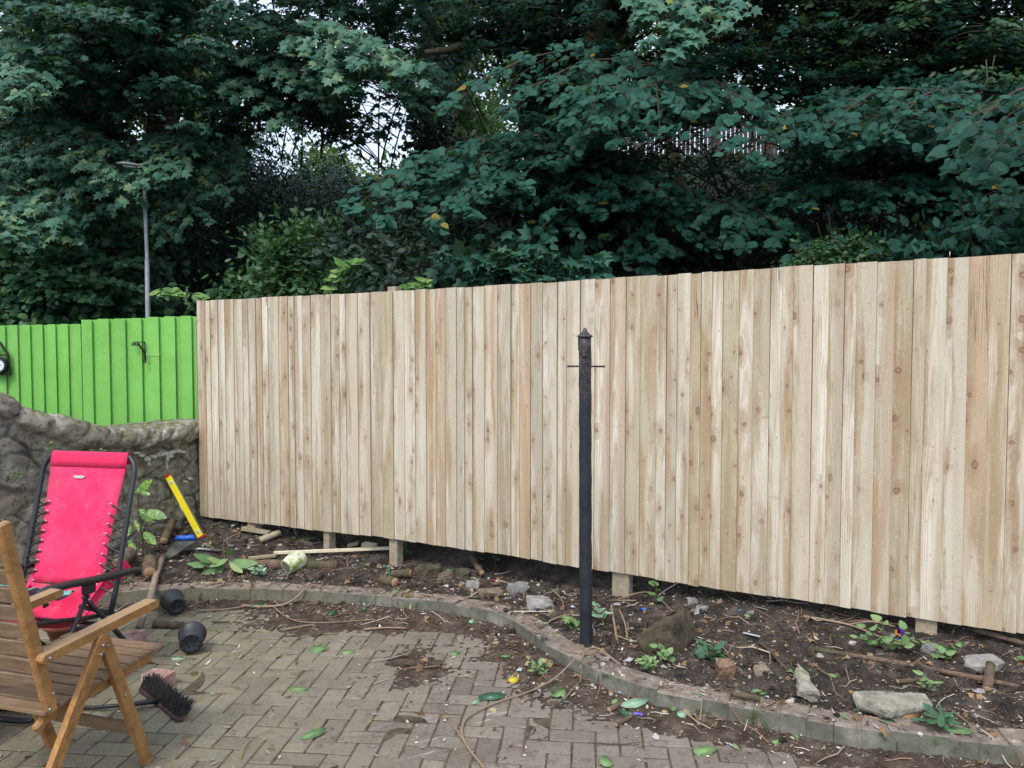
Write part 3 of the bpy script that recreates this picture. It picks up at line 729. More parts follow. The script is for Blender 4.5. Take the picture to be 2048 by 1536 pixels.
# ================================================================ TREES
LEAFT = {
 'maple': ([(0,0),(.16,-.06),(.50,.10),(.30,.27),(.55,.62),(.19,.60),(0,1.0)], 0.16),
 'heart': ([(0,0),(.26,-.05),(.46,.20),(.40,.55),(.14,.86),(0,1.06)], 0.12),
 'oval': ([(0,0),(.20,.22),(.24,.55),(0,1.0)], 0.14),
 'holly': ([(0,0),(.20,.25),(.17,.65),(0,1.0)], 0.3),
 'far': ([(0,0),(.36,.35),(.2,.8),(0,1.0)], 0.1),
}
def unit(a): return a/np.maximum(np.linalg.norm(a, axis=-1, keepdims=True), 1e-9)
def leaf_mesh(name, kind, P, T, N, size, tint, mat, parent, origin):
    half, fold = LEAFT[kind]; h = len(half)
    xy = [(x, y) for x, y in half]+[(-x, y) for x, y in half[1:-1][::-1]]
    # vertex 0 base, h-1 tip
    L = np.array([(x, y, -abs(x)*fold*2-0.12*y*y) for x, y in xy])
    P = np.asarray(P, float); T = unit(np.asarray(T, float)); N = np.asarray(N, float)
    N = unit(N-T*np.sum(N*T, 1, keepdims=True)); B = np.cross(T, N); n = len(P); m = len(L)
    size = np.asarray(size).reshape(-1, 1, 1); cup = rng.uniform(0.2, 2.2, (n, 1, 1))
    V = P[:, None, :]-np.array(origin)+size*(L[None, :, 0:1]*B[:, None, :]+L[None, :, 1:2]*T[:, None, :]+L[None, :, 2:3]*cup*N[:, None, :])
    me = bpy.data.meshes.new(name); me.vertices.add(n*m); me.vertices.foreach_set('co', V.astype(np.float32).ravel())
    fr = list(range(0, h)); fl = [0]+list(range(h-1, m)); 
    loops = np.concatenate([np.arange(n)[:, None]*m+np.array(fr)[None, :], np.arange(n)[:, None]*m+np.array(fl)[None, :]], 1)
    me.loops.add(loops.size); me.loops.foreach_set('vertex_index', loops.ravel().astype(np.int32))
    a, b = len(fr), len(fl); tot = np.tile([a, b], n); st = np.concatenate([[0], np.cumsum(tot)[:-1]])
    me.polygons.add(2*n); me.polygons.foreach_set('loop_start', st.astype(np.int32)); 
    try: me.polygons.foreach_set('loop_total', tot.astype(np.int32))
    except Exception: pass
    me.update(calc_edges=True)
    at_ = me.attributes.new('tint', 'FLOAT_VECTOR', 'POINT'); tv = np.repeat(np.stack([tint, rng.random(n), rng.random(n)], 1), m, 0)
    at_.data.foreach_set('vector', tv.astype(np.float32).ravel())
    me.materials.append(mat); o = bpy.data.objects.new(name, me); S.collection.objects.link(o)
    if parent: o.parent = parent
    else: o.location = origin
    return o
M_SYC = leafmat('sycamore_leaf', [(0, (0.013, 0.062, 0.044)), (0.6, (0.038, 0.125, 0.088)), (0.93, (0.10, 0.225, 0.14)), (1, (0.22, 0.27, 0.07))], 0.5, 0.3, .22)
M_LIME = leafmat('lime_leaf', [(0, (0.004, 0.034, 0.025)), (0.6, (0.010, 0.062, 0.045)), (0.96, (0.028, 0.105, 0.070)), (1, (0.25, 0.18, 0.03))], 0.58, 0.16, .18)
M_HOLLY = leafmat('holly_leaf', [(0, (0.016, 0.060, 0.046)), (0.7, (0.036, 0.11, 0.08)), (1, (0.08, 0.18, 0.12))], 0.36, 0.45, .08)
M_HAZEL = leafmat('hazel_leaf', [(0, (0.028, 0.095, 0.052)), (0.6, (0.065, 0.175, 0.088)), (1, (0.16, 0.30, 0.09))], 0.45, 0.5, .25)
M_FAR = leafmat('far_leaf', [(0, (0.022, 0.055, 0.02)), (0.6, (0.06, 0.11, 0.025)), (1, (0.20, 0.24, 0.04))], 0.5, 0.4, .4)
M_BUSH = leafmat('bush_leaf', [(0, (0.025, 0.075, 0.03)), (0.6, (0.045, 0.12, 0.042)), (1, (0.10, 0.20, 0.055))], 0.45, 0.45, .25)
M_BRIGHT = leafmat('young_leaf', [(0, (0.10, 0.24, 0.05)), (0.6, (0.18, 0.36, 0.09)), (1, (0.34, 0.46, 0.12))], 0.45, 0.45, .4)
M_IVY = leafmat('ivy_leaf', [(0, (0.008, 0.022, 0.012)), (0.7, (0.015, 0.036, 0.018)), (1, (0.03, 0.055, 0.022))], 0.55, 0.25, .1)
M_DARK = leafmat('shade_leaf', [(0, (0.008, 0.024, 0.014)), (1, (0.018, 0.045, 0.026))], 0.55, 0.3, .08)  # leaf colour darkened to stand for shade under the boughs
def bark(name, c1, c2):
    g = G(name, 0.9, 0.2); p = g.gen(); x, y, z = g.sep(p)[0:3]
    f = g.noise(g.comb(g.math('MULTIPLY', x, 22.0), g.math('MULTIPLY', y, 22.0), g.math('MULTIPLY', z, 7.0)), 1, 6, 0.7)
    c = g.ramp(f, [(0.3, c2), (0.65, c1)]); c = g.mix(g.mr(g.noise(p, 4, 4), 0.45, 0.65, 0, 0.7), c, (0.055, 0.07, 0.03)); g.bump(f, 0.9, 0.02); return g.col(c)
BARK = bark('bark', (0.14, 0.115, 0.085), (0.035, 0.028, 0.022))
TWIG = bark('twig_bark', (0.09, 0.065, 0.045), (0.03, 0.022, 0.016))
class Crown:
    def __init__(s): s.P = []; s.T = []; s.N = []; s.s = []; s.t = []; s.wood = MB()
    def bough(s, p0, p1, size=0.12, n=120, width=0.55, leafy=2.0, droop=0.25, rad=0.02, tint=(0.2, 0.9), nb=12, gap=None, up=0.55):
        p0 = np.array(p0, float); p1 = np.array(p1, float); d = p1-p0; L = np.linalg.norm(d); d /= L
        side = np.cross(d, [0, 0, 1.0]); side = side/max(np.linalg.norm(side), 1e-6); upv = np.cross(side, d)
        def C(u):
            u = np.asarray(u); return p0+np.outer(u, p1-p0)+np.outer(4*u*(1-u)*0.10*L, [0, 0, 1.0])+np.outer(-droop*np.clip(u-0.6, 0, 1)**2*L*.6, [0, 0, 1.0])
        us = np.linspace(0, 1, 7); C7 = C(us); s.wood.tube([tuple(c) for c in C7], [rad*(1-.85*u) for u in us], 4, caps=False)
        u0 = max(0.05, 1-leafy/L); nbr = max(5, int(nb*(min(leafy, L)/2.0)+2)); per = max(3, int(n/nbr))
        ub = np.linspace(u0, 0.99, nbr); base = C(ub); k = np.arange(nbr); sd = np.where(k % 2 == 0, 1.0, -1.0)
        env = np.sin(np.clip((ub-u0)/(1-u0), 0, 1)**0.7*math.pi*0.92+0.18)*0.85+0.22
        Lb = width*env*rng.uniform(.7, 1.2, nbr)
        ang = rng.uniform(R(32), R(62), nbr); dirs = d[None]*np.cos(ang)[:, None]+side[None]*(sd*np.sin(ang))[:, None]+np.array([0, 0, 1.0])*rng.uniform(-.22, .14, nbr)[:, None]
        r = np.linspace(0.12, 1, per)[None, :]+rng.uniform(-.05, .05, (nbr, per))
        Q = base[:, None, :]+dirs[:, None, :]*(r*Lb[:, None])[..., None]; Q[..., 2] -= 0.22*(r**2)*Lb[:, None]
        alt = np.where(np.arange(per) % 2 == 0, 1.0, -1.0)[None, :, None]
        bs = np.cross(dirs, [0, 0, 1.0]); bs = unit(bs)[:, None, :]
        T = dirs[:, None, :]*0.75+bs*alt*0.75+np.array([0, 0, -.42])+rng.normal(0, .22, (nbr, per, 3))
        N = np.array([0, 0, up])+d*0.25+np.array([0, -.38, 0])+rng.normal(0, .22, (nbr, per, 3))
        Q += bs*alt*0.02+rng.normal(0, .018, Q.shape)
        sz_ = size*rng.uniform(.6, 1.15, (nbr, per))*(1-.25*np.clip(r, 0, 1)); tn = rng.uniform(tint[0], tint[1], (nbr, per))
        Q = Q.reshape(-1, 3); T = T.reshape(-1, 3); N = N.reshape(-1, 3); sz_ = sz_.ravel(); tn = tn.ravel()
        odd = rng.random(len(tn)) < 0.003; tn = np.where(odd, 1.0, tn)
        if gap is not None:
            m = gap(Q); Q, T, N, sz_, tn = Q[m], T[m], N[m], sz_[m], tn[m]
        s.P.append(Q); s.T.append(T); s.N.append(N); s.s.append(sz_); s.t.append(tn)
        for i in range(0, nbr, 1):
            if Lb[i] > 0.3: s.wood.tube([tuple(base[i]), tuple(base[i]+dirs[i]*Lb[i]*.5-np.array([0, 0, .05*Lb[i]])), tuple(base[i]+dirs[i]*Lb[i]*.95-np.array([0, 0, .2*Lb[i]]))], [0.005, .004, .002], 3, caps=False)
    def cloud(s, c, r, n, size, tint=(0.2, 0.9), shell=0.55, up=0.5):
        """bushy mass of leaves: lumpy ellipsoid with clumps"""
        c = np.array(c, float); r = np.array(r, float)
        ncl = max(12, n//26); dv = unit(rng.normal(0, 1, (ncl, 3))); rr = rng.uniform(shell, 1.05, (ncl, 1))*(1+.18*np.sin(dv[:, :1]*7+dv[:, 2:3]*5))
        cc = c+dv*rr*r; per = n//ncl; cs = 0.5*size*rng.uniform(2.0, 4.2, (ncl, 1, 1))
        Q = cc[:, None, :]+rng.normal(0, 1, (ncl, per, 3))*cs*np.array([1, 1, .6]); out = unit(dv)[:, None, :]
        T = out*0.7+rng.normal(0, .6, Q.shape)+np.array([0, 0, -.15]); N = np.array([0, -.3, up])+out*0.35+rng.normal(0, .45, Q.shape)
        k = Q.shape[0]*Q.shape[1]; tb = rng.uniform(tint[0], tint[1], (ncl, 1))*np.ones((1, per))+rng.normal(0, .1, (ncl, per))
        s.P.append(Q.reshape(-1, 3)); s.T.append(T.reshape(-1, 3)); s.N.append(N.reshape(-1, 3)); s.s.append(size*rng.uniform(.6, 1.2, k)); s.t.append(np.clip(tb.ravel(), 0, .95))
    def finish(s, kind, mat, parent, name='crown', wood=True):
        P = np.concatenate(s.P); o = leaf_mesh(name, kind, P, np.concatenate(s.T), np.concatenate(s.N), np.concatenate(s.s), np.concatenate(s.t), mat, parent, tuple(parent.location))
        if wood and s.wood.v: s.wood.build('branches', TWIG, parent)
        return len(P)
def gapmask(windows, keepfrac=0.1):
    def f(Q):
        x, y = proj(Q); m = np.ones(len(Q), bool)
        for (cx, cy, rx, ry) in windows:
            d = ((x-cx)/rx)**2+((y-cy)/ry)**2+rng.normal(0, .25, len(Q)); m &= (d > 1) | (rng.random(len(Q)) < keepfrac)
        return m
    return f
SKYGAPS = [(592, 262, 48, 42), (612, 322, 42, 22), (772, 200, 52, 42), (735, 165, 24, 18), (690, 330, 70, 48), (800, 290, 30, 45), (1005, 238, 40, 20), (1040, 262, 36, 14), (920, 225, 22, 10)]
SMALLG = SKYGAPS+[(860, 60, 60, 60), (1110, 120, 30, 60), (960, 150, 40, 50), (690, 60, 25, 40), (1420, 300, 190, 34), (1510, 300, 100, 30)]
CAVE = [(1290, 465, 80, 30), (900, 465, 80, 26), (1400, 372, 150, 26), (1760, 365, 150, 20), (1010, 430, 60, 22), (1700, 440, 190, 48), (1560, 520, 110, 30), (1180, 500, 60, 40), (150, 440, 90, 26), (300, 250, 60, 60)]
NLEAF = 0
def trunk(root, path, rads, name='trunk', mat=None):
    mb = MB(); mb.tube(path, rads, 12, jit=0.05); return mb.build(name, mat or BARK, root)
def gz(x, y): return float(bank_z(np.array([x]), np.array([y]))[0])-0.1
def mk_tree(name, label, cat, base, path, rads, boughs, kind, mat, size, gap=None, extra=None, group=None, n=120, width=.55, leafy=2.0, tint=(.1, .85), droop=.25, up=.55, nb=12, bias=0.0):
    """boughs: list of (count, px x range, px y range, Y range)"""
    global NLEAF
    base = Vector((base[0], base[1], gz(*base))); root = empty(name, base, label, cat, group)
    P = [base]+[Vector(p) for p in path]; trunk(root, P, rads)
    c = Crown(); seg = [np.array(P[i].lerp(P[i+1], f)) for i in range(len(P)-1) for f in np.linspace(0, 1, 10)]
    for (cnt, xr, yr, Yr) in boughs:
        for _ in range(cnt):
            tip = np.array(at(random.uniform(*xr), random.uniform(*yr), random.uniform(*Yr)))
            # start on the trunk below the tip's height
            best = min(seg, key=lambda q: abs(q[2]-(tip[2]-0.6))+0.3*np.linalg.norm(q[:2]-tip[:2]))
            d = tip-best; L = np.linalg.norm(d)
            if L > 2.8:
                d = d/L+np.array([random.uniform(-.9, .9)-bias, 0, random.uniform(-.1, .1)]); best = tip-d/np.linalg.norm(d)*2.6+np.array([0, 0, -0.15])
            if L < 1.0: best = tip-np.array([0.2, -1.2, 0.1])
            c.bough(best, tip, size, n, width, leafy, droop, 0.014, tint, nb, gap, up)
    if extra: extra(c)
    NLEAF += c.finish(kind, mat, root)
    return root
gp_a, gp_b = gapmask(CAVE+[(1420, 290, 190, 42)], 0.06), gapmask(SKYGAPS, 0.22)
gp_c = gapmask([(860, 60, 60, 60), (1110, 120, 30, 60), (960, 150, 40, 50), (690, 60, 25, 40)], 0.6)
gp = lambda Q: gp_a(Q) & gp_b(Q) & gp_c(Q); gsky = gapmask(SKYGAPS, 0.04)
def xtips(lst, size, n=150, **k):
    """explicit boughs (x0,y0,Y0, x1,y1,Y1)"""
    def f(c):
        for q in lst: c.bough(at(*q[:3]), at(*q[3:6]), size, n if len(q) < 7 else q[6], **k)
    return f
# 1 big sycamore at the left
mk_tree('sycamore_tree', 'large sycamore with pale grey green lobed leaves filling the upper left', 'tree', (-6.6, 14.0), [(-6.5, 14.0, 3), (-6.2, 13.9, 6), (-6.4, 13.6, 9), (-6.3, 13.6, 12)], [.36, .3, .26, .2, .1],
  [(84, (-150, 500), (-200, 120), (9, 13)), (60, (-150, 450), (60, 300), (9.5, 13)), (16, (-120, 150), (300, 380), (9.5, 12)), (50, (-200, 520), (-700, -200), (9, 14))], 'maple', M_SYC, 0.145, gp, 
  xtips([(60, 250, 12, 40, 400, 10), (120, 260, 12, 110, 410, 10), (220, 300, 12, 190, 420, 10.2), (200, 280, 12, 250, 390, 10), (160, 250, 12, 160, 370, 10), (90, 250, 12, 210, 350, 9.8),
         (400, 250, 12, 330, 470, 10.6), (450, 250, 12, 380, 430, 10.5), (430, 300, 12, 280, 430, 10.8), (480, 250, 12, 430, 380, 10.6), (380, 260, 12, 290, 350, 10.0), (420, 260, 12, 300, 360, 9.9),
         (-60, 400, 11, 60, 480, 9.6), (-80, 380, 11, 20, 460, 9.4), (0, 390, 11, 130, 470, 9.8), (-60, 420, 11, 120, 430, 9.7), (30, 120, 12, 60, 170, 9), (0, 130, 12, 30, 200, 9)], 0.15, 200, width=.6, leafy=2.2, tint=(.55, .98)), n=150, tint=(0, .7))  # tips tinted lighter than the fill: lit layers put into leaf colour
# 2 second sycamore, left of the centre
mk_tree('sycamore_tree', 'sycamore left of centre with leafy boughs hanging above the sky gap', 'tree', (-1.75, 15.0), [(-1.7, 15, 5), (-1.5, 14.8, 7), (-1.8, 14.8, 10), (-2.2, 14.8, 13)], [.25, .2, .17, .13, .06],
  [(62, (430, 880), (-150, 120), (9, 13)), (30, (400, 640), (90, 230), (10, 13)), (9, (640, 860), (100, 170), (8.5, 10)), (44, (420, 1000), (-700, -60), (9, 14))], 'maple', M_SYC, 0.135, gp,
  xtips([(560, 60, 10, 840, 150, 8.4), (600, 40, 10, 800, 180, 8.6), (560, 70, 10, 700, 170, 8.8), (520, 120, 11, 640, 200, 9.5), (480, 150, 11, 560, 240, 10)], .15, 210, width=.6, tint=(.55, .98)), n=150, tint=(0, .7))  # lit tips and shaded inner boughs painted through the leaf tints
def ivy_column():
    r = bpy.data.objects['sycamore_tree.001']; c = Crown()
    for k in range(9): c.cloud(at(868+8*math.sin(k*2), 520-42*k, 14.5), (.42, .35, .38), 380, .10, (0, .6), shell=.6)
    P = np.concatenate(c.P); leaf_mesh('ivy', 'heart', P, np.concatenate(c.T), np.concatenate(c.N), np.concatenate(c.s), np.concatenate(c.t), M_IVY, r, tuple(r.location))
ivy_column()
# 3 centre lime with the big trunk
mk_tree('lime_tree', 'old many stemmed lime tree at the centre with level leafy sprays over the fence', 'tree', (1.05, 10.6), [(0.95, 10.5, 2.5), (0.75, 10.4, 4.2), (0.35, 10.3, 6.0), (0.0, 10.3, 8.5), (0, 10.2, 12)], [.34, .3, .27, .2, .16, .06],
  [(24, (1000, 1650), (190, 300), (6.6, 9)), (20, (780, 1300), (270, 400), (6.8, 9)), (16, (800, 1500), (380, 520), (6.8, 9.2)), (34, (900, 1800), (60, 200), (7.5, 10.5)), (70, (880, 1900), (-150, 60), (7.5, 11.5)), (60, (900, 2000), (-800, -100), (7, 12)), (12, (1250, 1650), (330, 480), (7, 9))], 'heart', M_LIME, 0.09, gp,
  xtips([(1180, 300, 8.5, 700, 395, 6.7, 240), (1150, 320, 8.5, 760, 415, 6.6, 240), (1180, 290, 8.5, 850, 345, 7, 240), (1150, 340, 8.5, 930, 400, 6.7, 240), (1100, 350, 8.5, 860, 420, 6.6, 200), (1200, 300, 8.5, 1040, 350, 6.8, 220), (1250, 320, 8.5, 1120, 400, 7, 200),
         (1300, 130, 8.5, 900, 190, 7, 220), (1350, 150, 8.5, 1010, 205, 6.8, 220), (1400, 160, 8.5, 1130, 220, 6.6, 220), (1400, 180, 8, 1500, 285, 5.8, 200), (1250, 190, 8, 1180, 215, 6.2, 200), (1300, 190, 8, 1320, 235, 6, 200), (1200, 210, 7.5, 1240, 270, 6.4, 160),
         (1330, 360, 8, 1180, 410, 7, 200), (1350, 370, 8, 1290, 520, 7, 180), (1200, 430, 8, 1050, 480, 7, 180), (1450, 420, 8, 1600, 500, 6.6, 200), (1400, 400, 8, 1500, 470, 6.8, 180)], .105, width=.6, leafy=2.0, tint=(.6, .95), droop=.4), n=240, width=.6, bias=.9, nb=14, tint=(0, .5))  # light tint on sprays, dark on fill, paints the layered light and shade
def extra_stems():
    r = bpy.data.objects['lime_tree']
    pts = lambda l: [at(*q) for q in l]
    trunk(r, pts([(1075, 330, 10.5), (1050, 180, 10.4), (1020, 60, 10.3), (1000, -60, 10.2), (1000, -250, 10.2)]), [.17, .17, .16, .15, .1], 'stem')
    trunk(r, pts([(1090, 340, 10.4), (1100, 160, 10.1), (1092, 40, 10), (1075, -120, 10)]), [.15, .14, .14, .12], 'stem')
    trunk(r, pts([(1110, 130, 10.1), (1085, 60, 10), (1100, 20, 10), (1060, -10, 10), (960, -20, 10)]), [.1, .08, .08, .08, .06], 'stem')
    trunk(r, pts([(1045, 100, 10.3), (1000, 92, 10.2), (950, 82, 10.2), (900, 100, 10.1), (850, 105, 10)]), [.08, .07, .055, .05, .03], 'stem')
    trunk(r, pts([(1085, 10, 10.2), (1040, 28, 10.2), (980, 15, 10.2), (940, -30, 10.2)]), [.07, .06, .055, .04], 'stem')
    # ivy on the main stem
    n = 2600; u = rng.random(n); base = np.array([at(1100+10*math.sin(9*q), 560-660*q, 10.05) for q in u]); an = rng.uniform(0, 2*math.pi, n); rr = 0.2+.14*rng.random(n)
    o = np.stack([np.cos(an), np.sin(an), np.zeros(n)], 1); P = base+o*rr[:, None]
    leaf_mesh('ivy', 'heart', P, o*.4+np.array([0, 0, -.8])+rng.normal(0, .3, P.shape), o+rng.normal(0, .3, P.shape), rng.uniform(.06, .11, n), rng.uniform(0, .8, n), M_IVY, r, tuple(r.location))
extra_stems()
# 4 leaning stem with a sawn stub
def stem_tree():
    base = Vector((1.75, 9.4, gz(1.75, 9.4))); r = empty('leaning_tree', base, 'leaning dark tree with a forked stem and pale sawn branch stub right of centre', 'tree')
    trunk(r, [base, at(1215, 420, 9.2), at(1185, 240, 9.0), at(1180, 130, 8.8), at(1195, 60, 8.8), at(1218, -10, 8.8), at(1240, -160, 8.8)], [.2, .17, .15, .13, .12, .11, .08])
    trunk(r, [at(1190, 110, 8.8), at(1225, 60, 9), at(1262, 10, 9.3), at(1300, -60, 9.5)], [.12, .12, .12, .1], 'stem')
    mb = MB(); a = at(1181, 128, 8.72); mb.lathe(a, Vector((-.1, -1, -.1)), [(-.06, .055), (.05, .052), (.055, .04), (.055, .0)], 14); mb.build('sawn_stub', simple('sawn_face', (.30, .2, .12), (.2, .13, .08), scale=30), r)
    c = Crown()
    for q in range(22): c.bough(at(1240+random.uniform(-60, 60), -60, 9), at(random.uniform(1150, 1500), random.uniform(-300, 30), random.uniform(7, 10)), .15, 110, .55, 2.0, gap=gp)
    for q in ((1450, -80, 8, 1310, 60, 6.6), (1480, -90, 8, 1360, 85, 6.5), (1500, -60, 8, 1400, 65, 6.5), (1430, -80, 8, 1285, 20, 6.8)): c.bough(at(*q[:3]), at(*q[3:6]), .15, 100, .4, 1.2, tint=(.6, .95))
    c.finish('maple', M_SYC, r)
stem_tree()
# 5 lime at the right edge
mk_tree('lime_tree', 'lime tree at the far right whose heart shaped leaves hang over the fence', 'tree', (7.2, 9.5), [(7.1, 9.4, 4), (6.9, 9.2, 7), (6.8, 9.2, 11)], [.26, .22, .18, .08],
  [(26, (1520, 2150), (230, 330), (6.4, 8.5)), (20, (1500, 2150), (330, 420), (6.8, 9)), (20, (1850, 2200), (400, 520), (6, 7.5)), (26, (1500, 2200), (120, 240), (7.5, 9.5)), (50, (1500, 2300), (-700, -100), (7, 11)), (50, (1450, 2100), (-150, 120), (8, 11.5))], 'heart', M_LIME, 0.092, gp,
  xtips([(1900, 210, 7, 1640, 255, 5.8, 200), (1950, 220, 7, 1780, 250, 5.6, 200), (1850, 230, 7.4, 1560, 260, 6.4, 200), (2200, 180, 5, 1925, 262, 4.3, 90), (2230, 230, 5, 1975, 300, 4.4, 90), (2150, 290, 6, 1930, 330, 5, 110), (2180, 300, 6, 1990, 345, 4.9, 110),
         (1950, 380, 7.5, 1700, 400, 6.8, 180), (1900, 380, 7.5, 1760, 400, 6.6, 180), (1700, 385, 7.5, 1600, 400, 6.8, 160), (2150, 400, 7, 1960, 440, 5.8, 160)], .095, width=.55, leafy=1.8, droop=.35), n=230, width=.6, bias=.7, nb=14, tint=(0, .6))  # fill boughs tinted darker to paint shade behind the sprays
# 6 ash at the top right
mk_tree('ash_tree', 'ash tree at the upper right with fine feathery leaves and bare twisting stems', 'tree', (6.3, 11.5), [(6.2, 11.3, 4), (6.0, 11, 7), (5.9, 10.9, 11)], [.2, .17, .14, .06],
  [(60, (1640, 2120), (-160, 230), (7.2, 9.8)), (18, (1750, 2050), (180, 290), (7.2, 8.6)), (18, (1650, 2200), (-600, -120), (7.5, 10))], 'oval', M_BUSH, 0.10, gapmask([(1925, 35, 60, 40)]+CAVE, .1), n=210, width=.5, nb=15, tint=(0, .55))
def ash_stems():
    r = bpy.data.objects['ash_tree']
    for l in ([(1972, 120, 7.2), (1975, 160, 7.1), (1962, 180, 7.1), (1966, 215, 7.2)], [(1965, 185, 7.1), (1940, 190, 7.1), (1925, 195, 7.2)], [(1990, 110, 7.2), (1985, 130, 7.2), (1995, 142, 7.2)], [(1910, 190, 7.3), (1922, 170, 7.3)]): trunk(r, [at(*q) for q in l], [.006, .006, .005, .004][:len(l)], 'stem', TWIG)
ash_stems()
# 7 holly behind the street lamp
def holly():
    global NLEAF
    base = Vector((-6.6, 14.6, gz(-6.6, 14.6))); r = empty('holly_tree', base, 'dense dark holly with small glossy leaves behind the street lamp', 'tree')
    trunk(r, [base, base+Vector((.1, 0, 2.5)), base+Vector((0, 0, 4.5))], [.15, .12, .05]); c = Crown()
    for (x, y, Y, rx, ry, rz, n) in ((330, 560, 14, 1.3, 1, 1.1, 5000), (430, 500, 14, 1.5, 1, 1.3, 6500), (520, 430, 14.6, 1.3, 1, 1.2, 5500), (600, 450, 15, 1.2, 1, 1.2, 4500), (360, 420, 14.6, 1.2, .9, 1.1, 4500), (560, 560, 14.2, 1.4, 1, 1.0, 5000), (430, 350, 15, 1.2, 1, 1, 4000), (670, 540, 15, 1.2, 1, 1.1, 4000), (260, 430, 15, .8, .8, .9, 2500), (640, 370, 16, .8, .8, .8, 1500), (720, 470, 15.5, 1.2, .9, 1.0, 3000), (500, 330, 16, .7, .8, .7, 1500)):
        c.cloud(at(x, y, Y), (rx, ry, rz), n, .085, (.1, .95))
    NLEAF += c.finish('holly', M_HOLLY, r)
    for l in ([(380, 340, 13.2), (420, 330, 13), (460, 345, 12.9), (500, 385, 12.9), (540, 410, 13)], [(400, 350, 13.1), (440, 350, 13), (470, 375, 13), (480, 400, 13)], [(470, 355, 12.9), (475, 390, 12.9)]): trunk(r, [at(*q) for q in l], [.012, .011, .010, .009, .006][:len(l)], 'bare_branch', TWIG)
holly()
def bush(name, label, base, clouds, kind, mat, size, cat='shrub', stems=5, boughs=(), tint=(.1, .9), n=90):
    global NLEAF
    base = Vector((base[0], base[1], gz(*base))); r = empty(name, base, label, cat); c = Crown(); mb = MB()
    for (x, y, Y, rr, nn) in clouds:
        p = at(x, y, Y); c.cloud(p, rr if isinstance(rr, tuple) else (rr, rr, rr*.85), nn, size, tint)
        for k in range(stems): 
            q = p+Vector((random.uniform(-.4, .4), random.uniform(-.3, .3), random.uniform(-.2, .4))); mb.tube([base+Vector((random.uniform(-.1, .1), 0, 0)), base.lerp(q, .55)+Vector((random.uniform(-.1, .1), 0, .1)), q], [.018, .012, .005], 5)
    for b in boughs:
        c.bough(at(*b[:3]), at(*b[3:6]), b[6] if len(b) > 6 else size, b[7] if len(b) > 7 else n, b[8] if len(b) > 8 else .35, 1.6, tint=tint, up=.5)
        mb.tube([base, Vector(base).lerp(at(*b[:3]), .6), at(*b[:3])], [.02, .014, .01], 5)
    NLEAF += c.finish(kind, mat, r); mb.build('stems', TWIG, r); return r
bush('hazel_bush', 'wide hazel bush with round leaves above the left end of the green fence', (-8.6, 12.2), [(30, 600, 11.6, (1.2, .8, .8), 2600), (150, 560, 11.8, (1.1, .8, .8), 2400), (240, 610, 12, (.8, .7, .6), 1500), (60, 520, 12.2, (1, .8, .7), 1800), (-60, 560, 11.5, (1, .8, .9), 1500), (200, 480, 12.4, (.9, .7, .7), 1500)], 'heart', M_HAZEL, .12,
     boughs=[(random.uniform(-60, 280), 640, 11.8, random.uniform(-80, 300), random.uniform(480, 600), random.uniform(10.6, 11.2)) for _ in range(26)])
bush('elder_bush', 'elder bush with fresh pointed leaves rising above the fence left of centre', (-2.9, 9.6), [(600, 560, 9.8, (.55, .4, .45), 700), (560, 520, 10, (.5, .4, .45), 600), (620, 500, 10, (.35, .3, .5), 450), (640, 590, 9.4, (.7, .4, .3), 600), (500, 590, 9.8, (.5, .4, .3), 500)], 'oval', M_BUSH, .11,
     boughs=[(600, 620, 9.6, random.uniform(520, 670), random.uniform(460, 570), 9.3, .12, 60) for _ in range(16)], tint=(0, .7))
bush('sycamore_sapling', 'low sycamore sapling with broad lobed leaves just over the fence centre', (0.1, 7.3), [(1050, 560, 7.3, (.45, .3, .22), 260), (960, 555, 7.6, (.4, .3, .25), 250), (1120, 560, 7.4, (.35, .3, .2), 160)], 'maple', M_SYC, .15,
     boughs=[(1050, 640, 7.2, random.uniform(880, 1200), random.uniform(505, 560), 6.8, .15, 50, .3) for _ in range(16)])
bush('privet_bush', 'small bright leaved bush peeping over the fence right of centre', (3.4, 7.0), [(1690, 515, 6.4, (.26, .22, .17), 900), (1650, 540, 6.4, (.25, .2, .12), 500), (1740, 540, 6.4, (.25, .2, .12), 500)], 'oval', M_BUSH, .05, stems=4,
     boughs=[(1690, 540, 6.4, x, y, 6.2, .055, 50, .12) for x, y in ((1640, 480), (1665, 472), (1700, 480), (1715, 478), (1745, 490), (1610, 500), (1760, 510), (1650, 495))], tint=(.1, .9))
bush('bramble_bush', 'dark bramble leaves low above the fence at the far right', (4.9, 6.8), [(1900, 505, 6.3, (.6, .3, .14), 420), (1980, 495, 6.2, (.4, .3, .16), 300), (1810, 515, 6.5, (.4, .3, .14), 300)], 'oval', M_LIME, .12)
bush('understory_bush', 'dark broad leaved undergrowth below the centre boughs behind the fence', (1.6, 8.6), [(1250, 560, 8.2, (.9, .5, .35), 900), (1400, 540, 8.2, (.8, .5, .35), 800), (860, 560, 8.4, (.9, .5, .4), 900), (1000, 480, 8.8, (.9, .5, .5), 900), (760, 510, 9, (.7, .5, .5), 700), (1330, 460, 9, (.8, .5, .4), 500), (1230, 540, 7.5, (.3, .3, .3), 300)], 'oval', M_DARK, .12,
     boughs=[(random.uniform(800, 1500), 600, 8.4, random.uniform(760, 1520), random.uniform(480, 560), 7.8, .10, 90, .4) for _ in range(22)])  # undergrowth takes the darkened leaf colour as painted shade
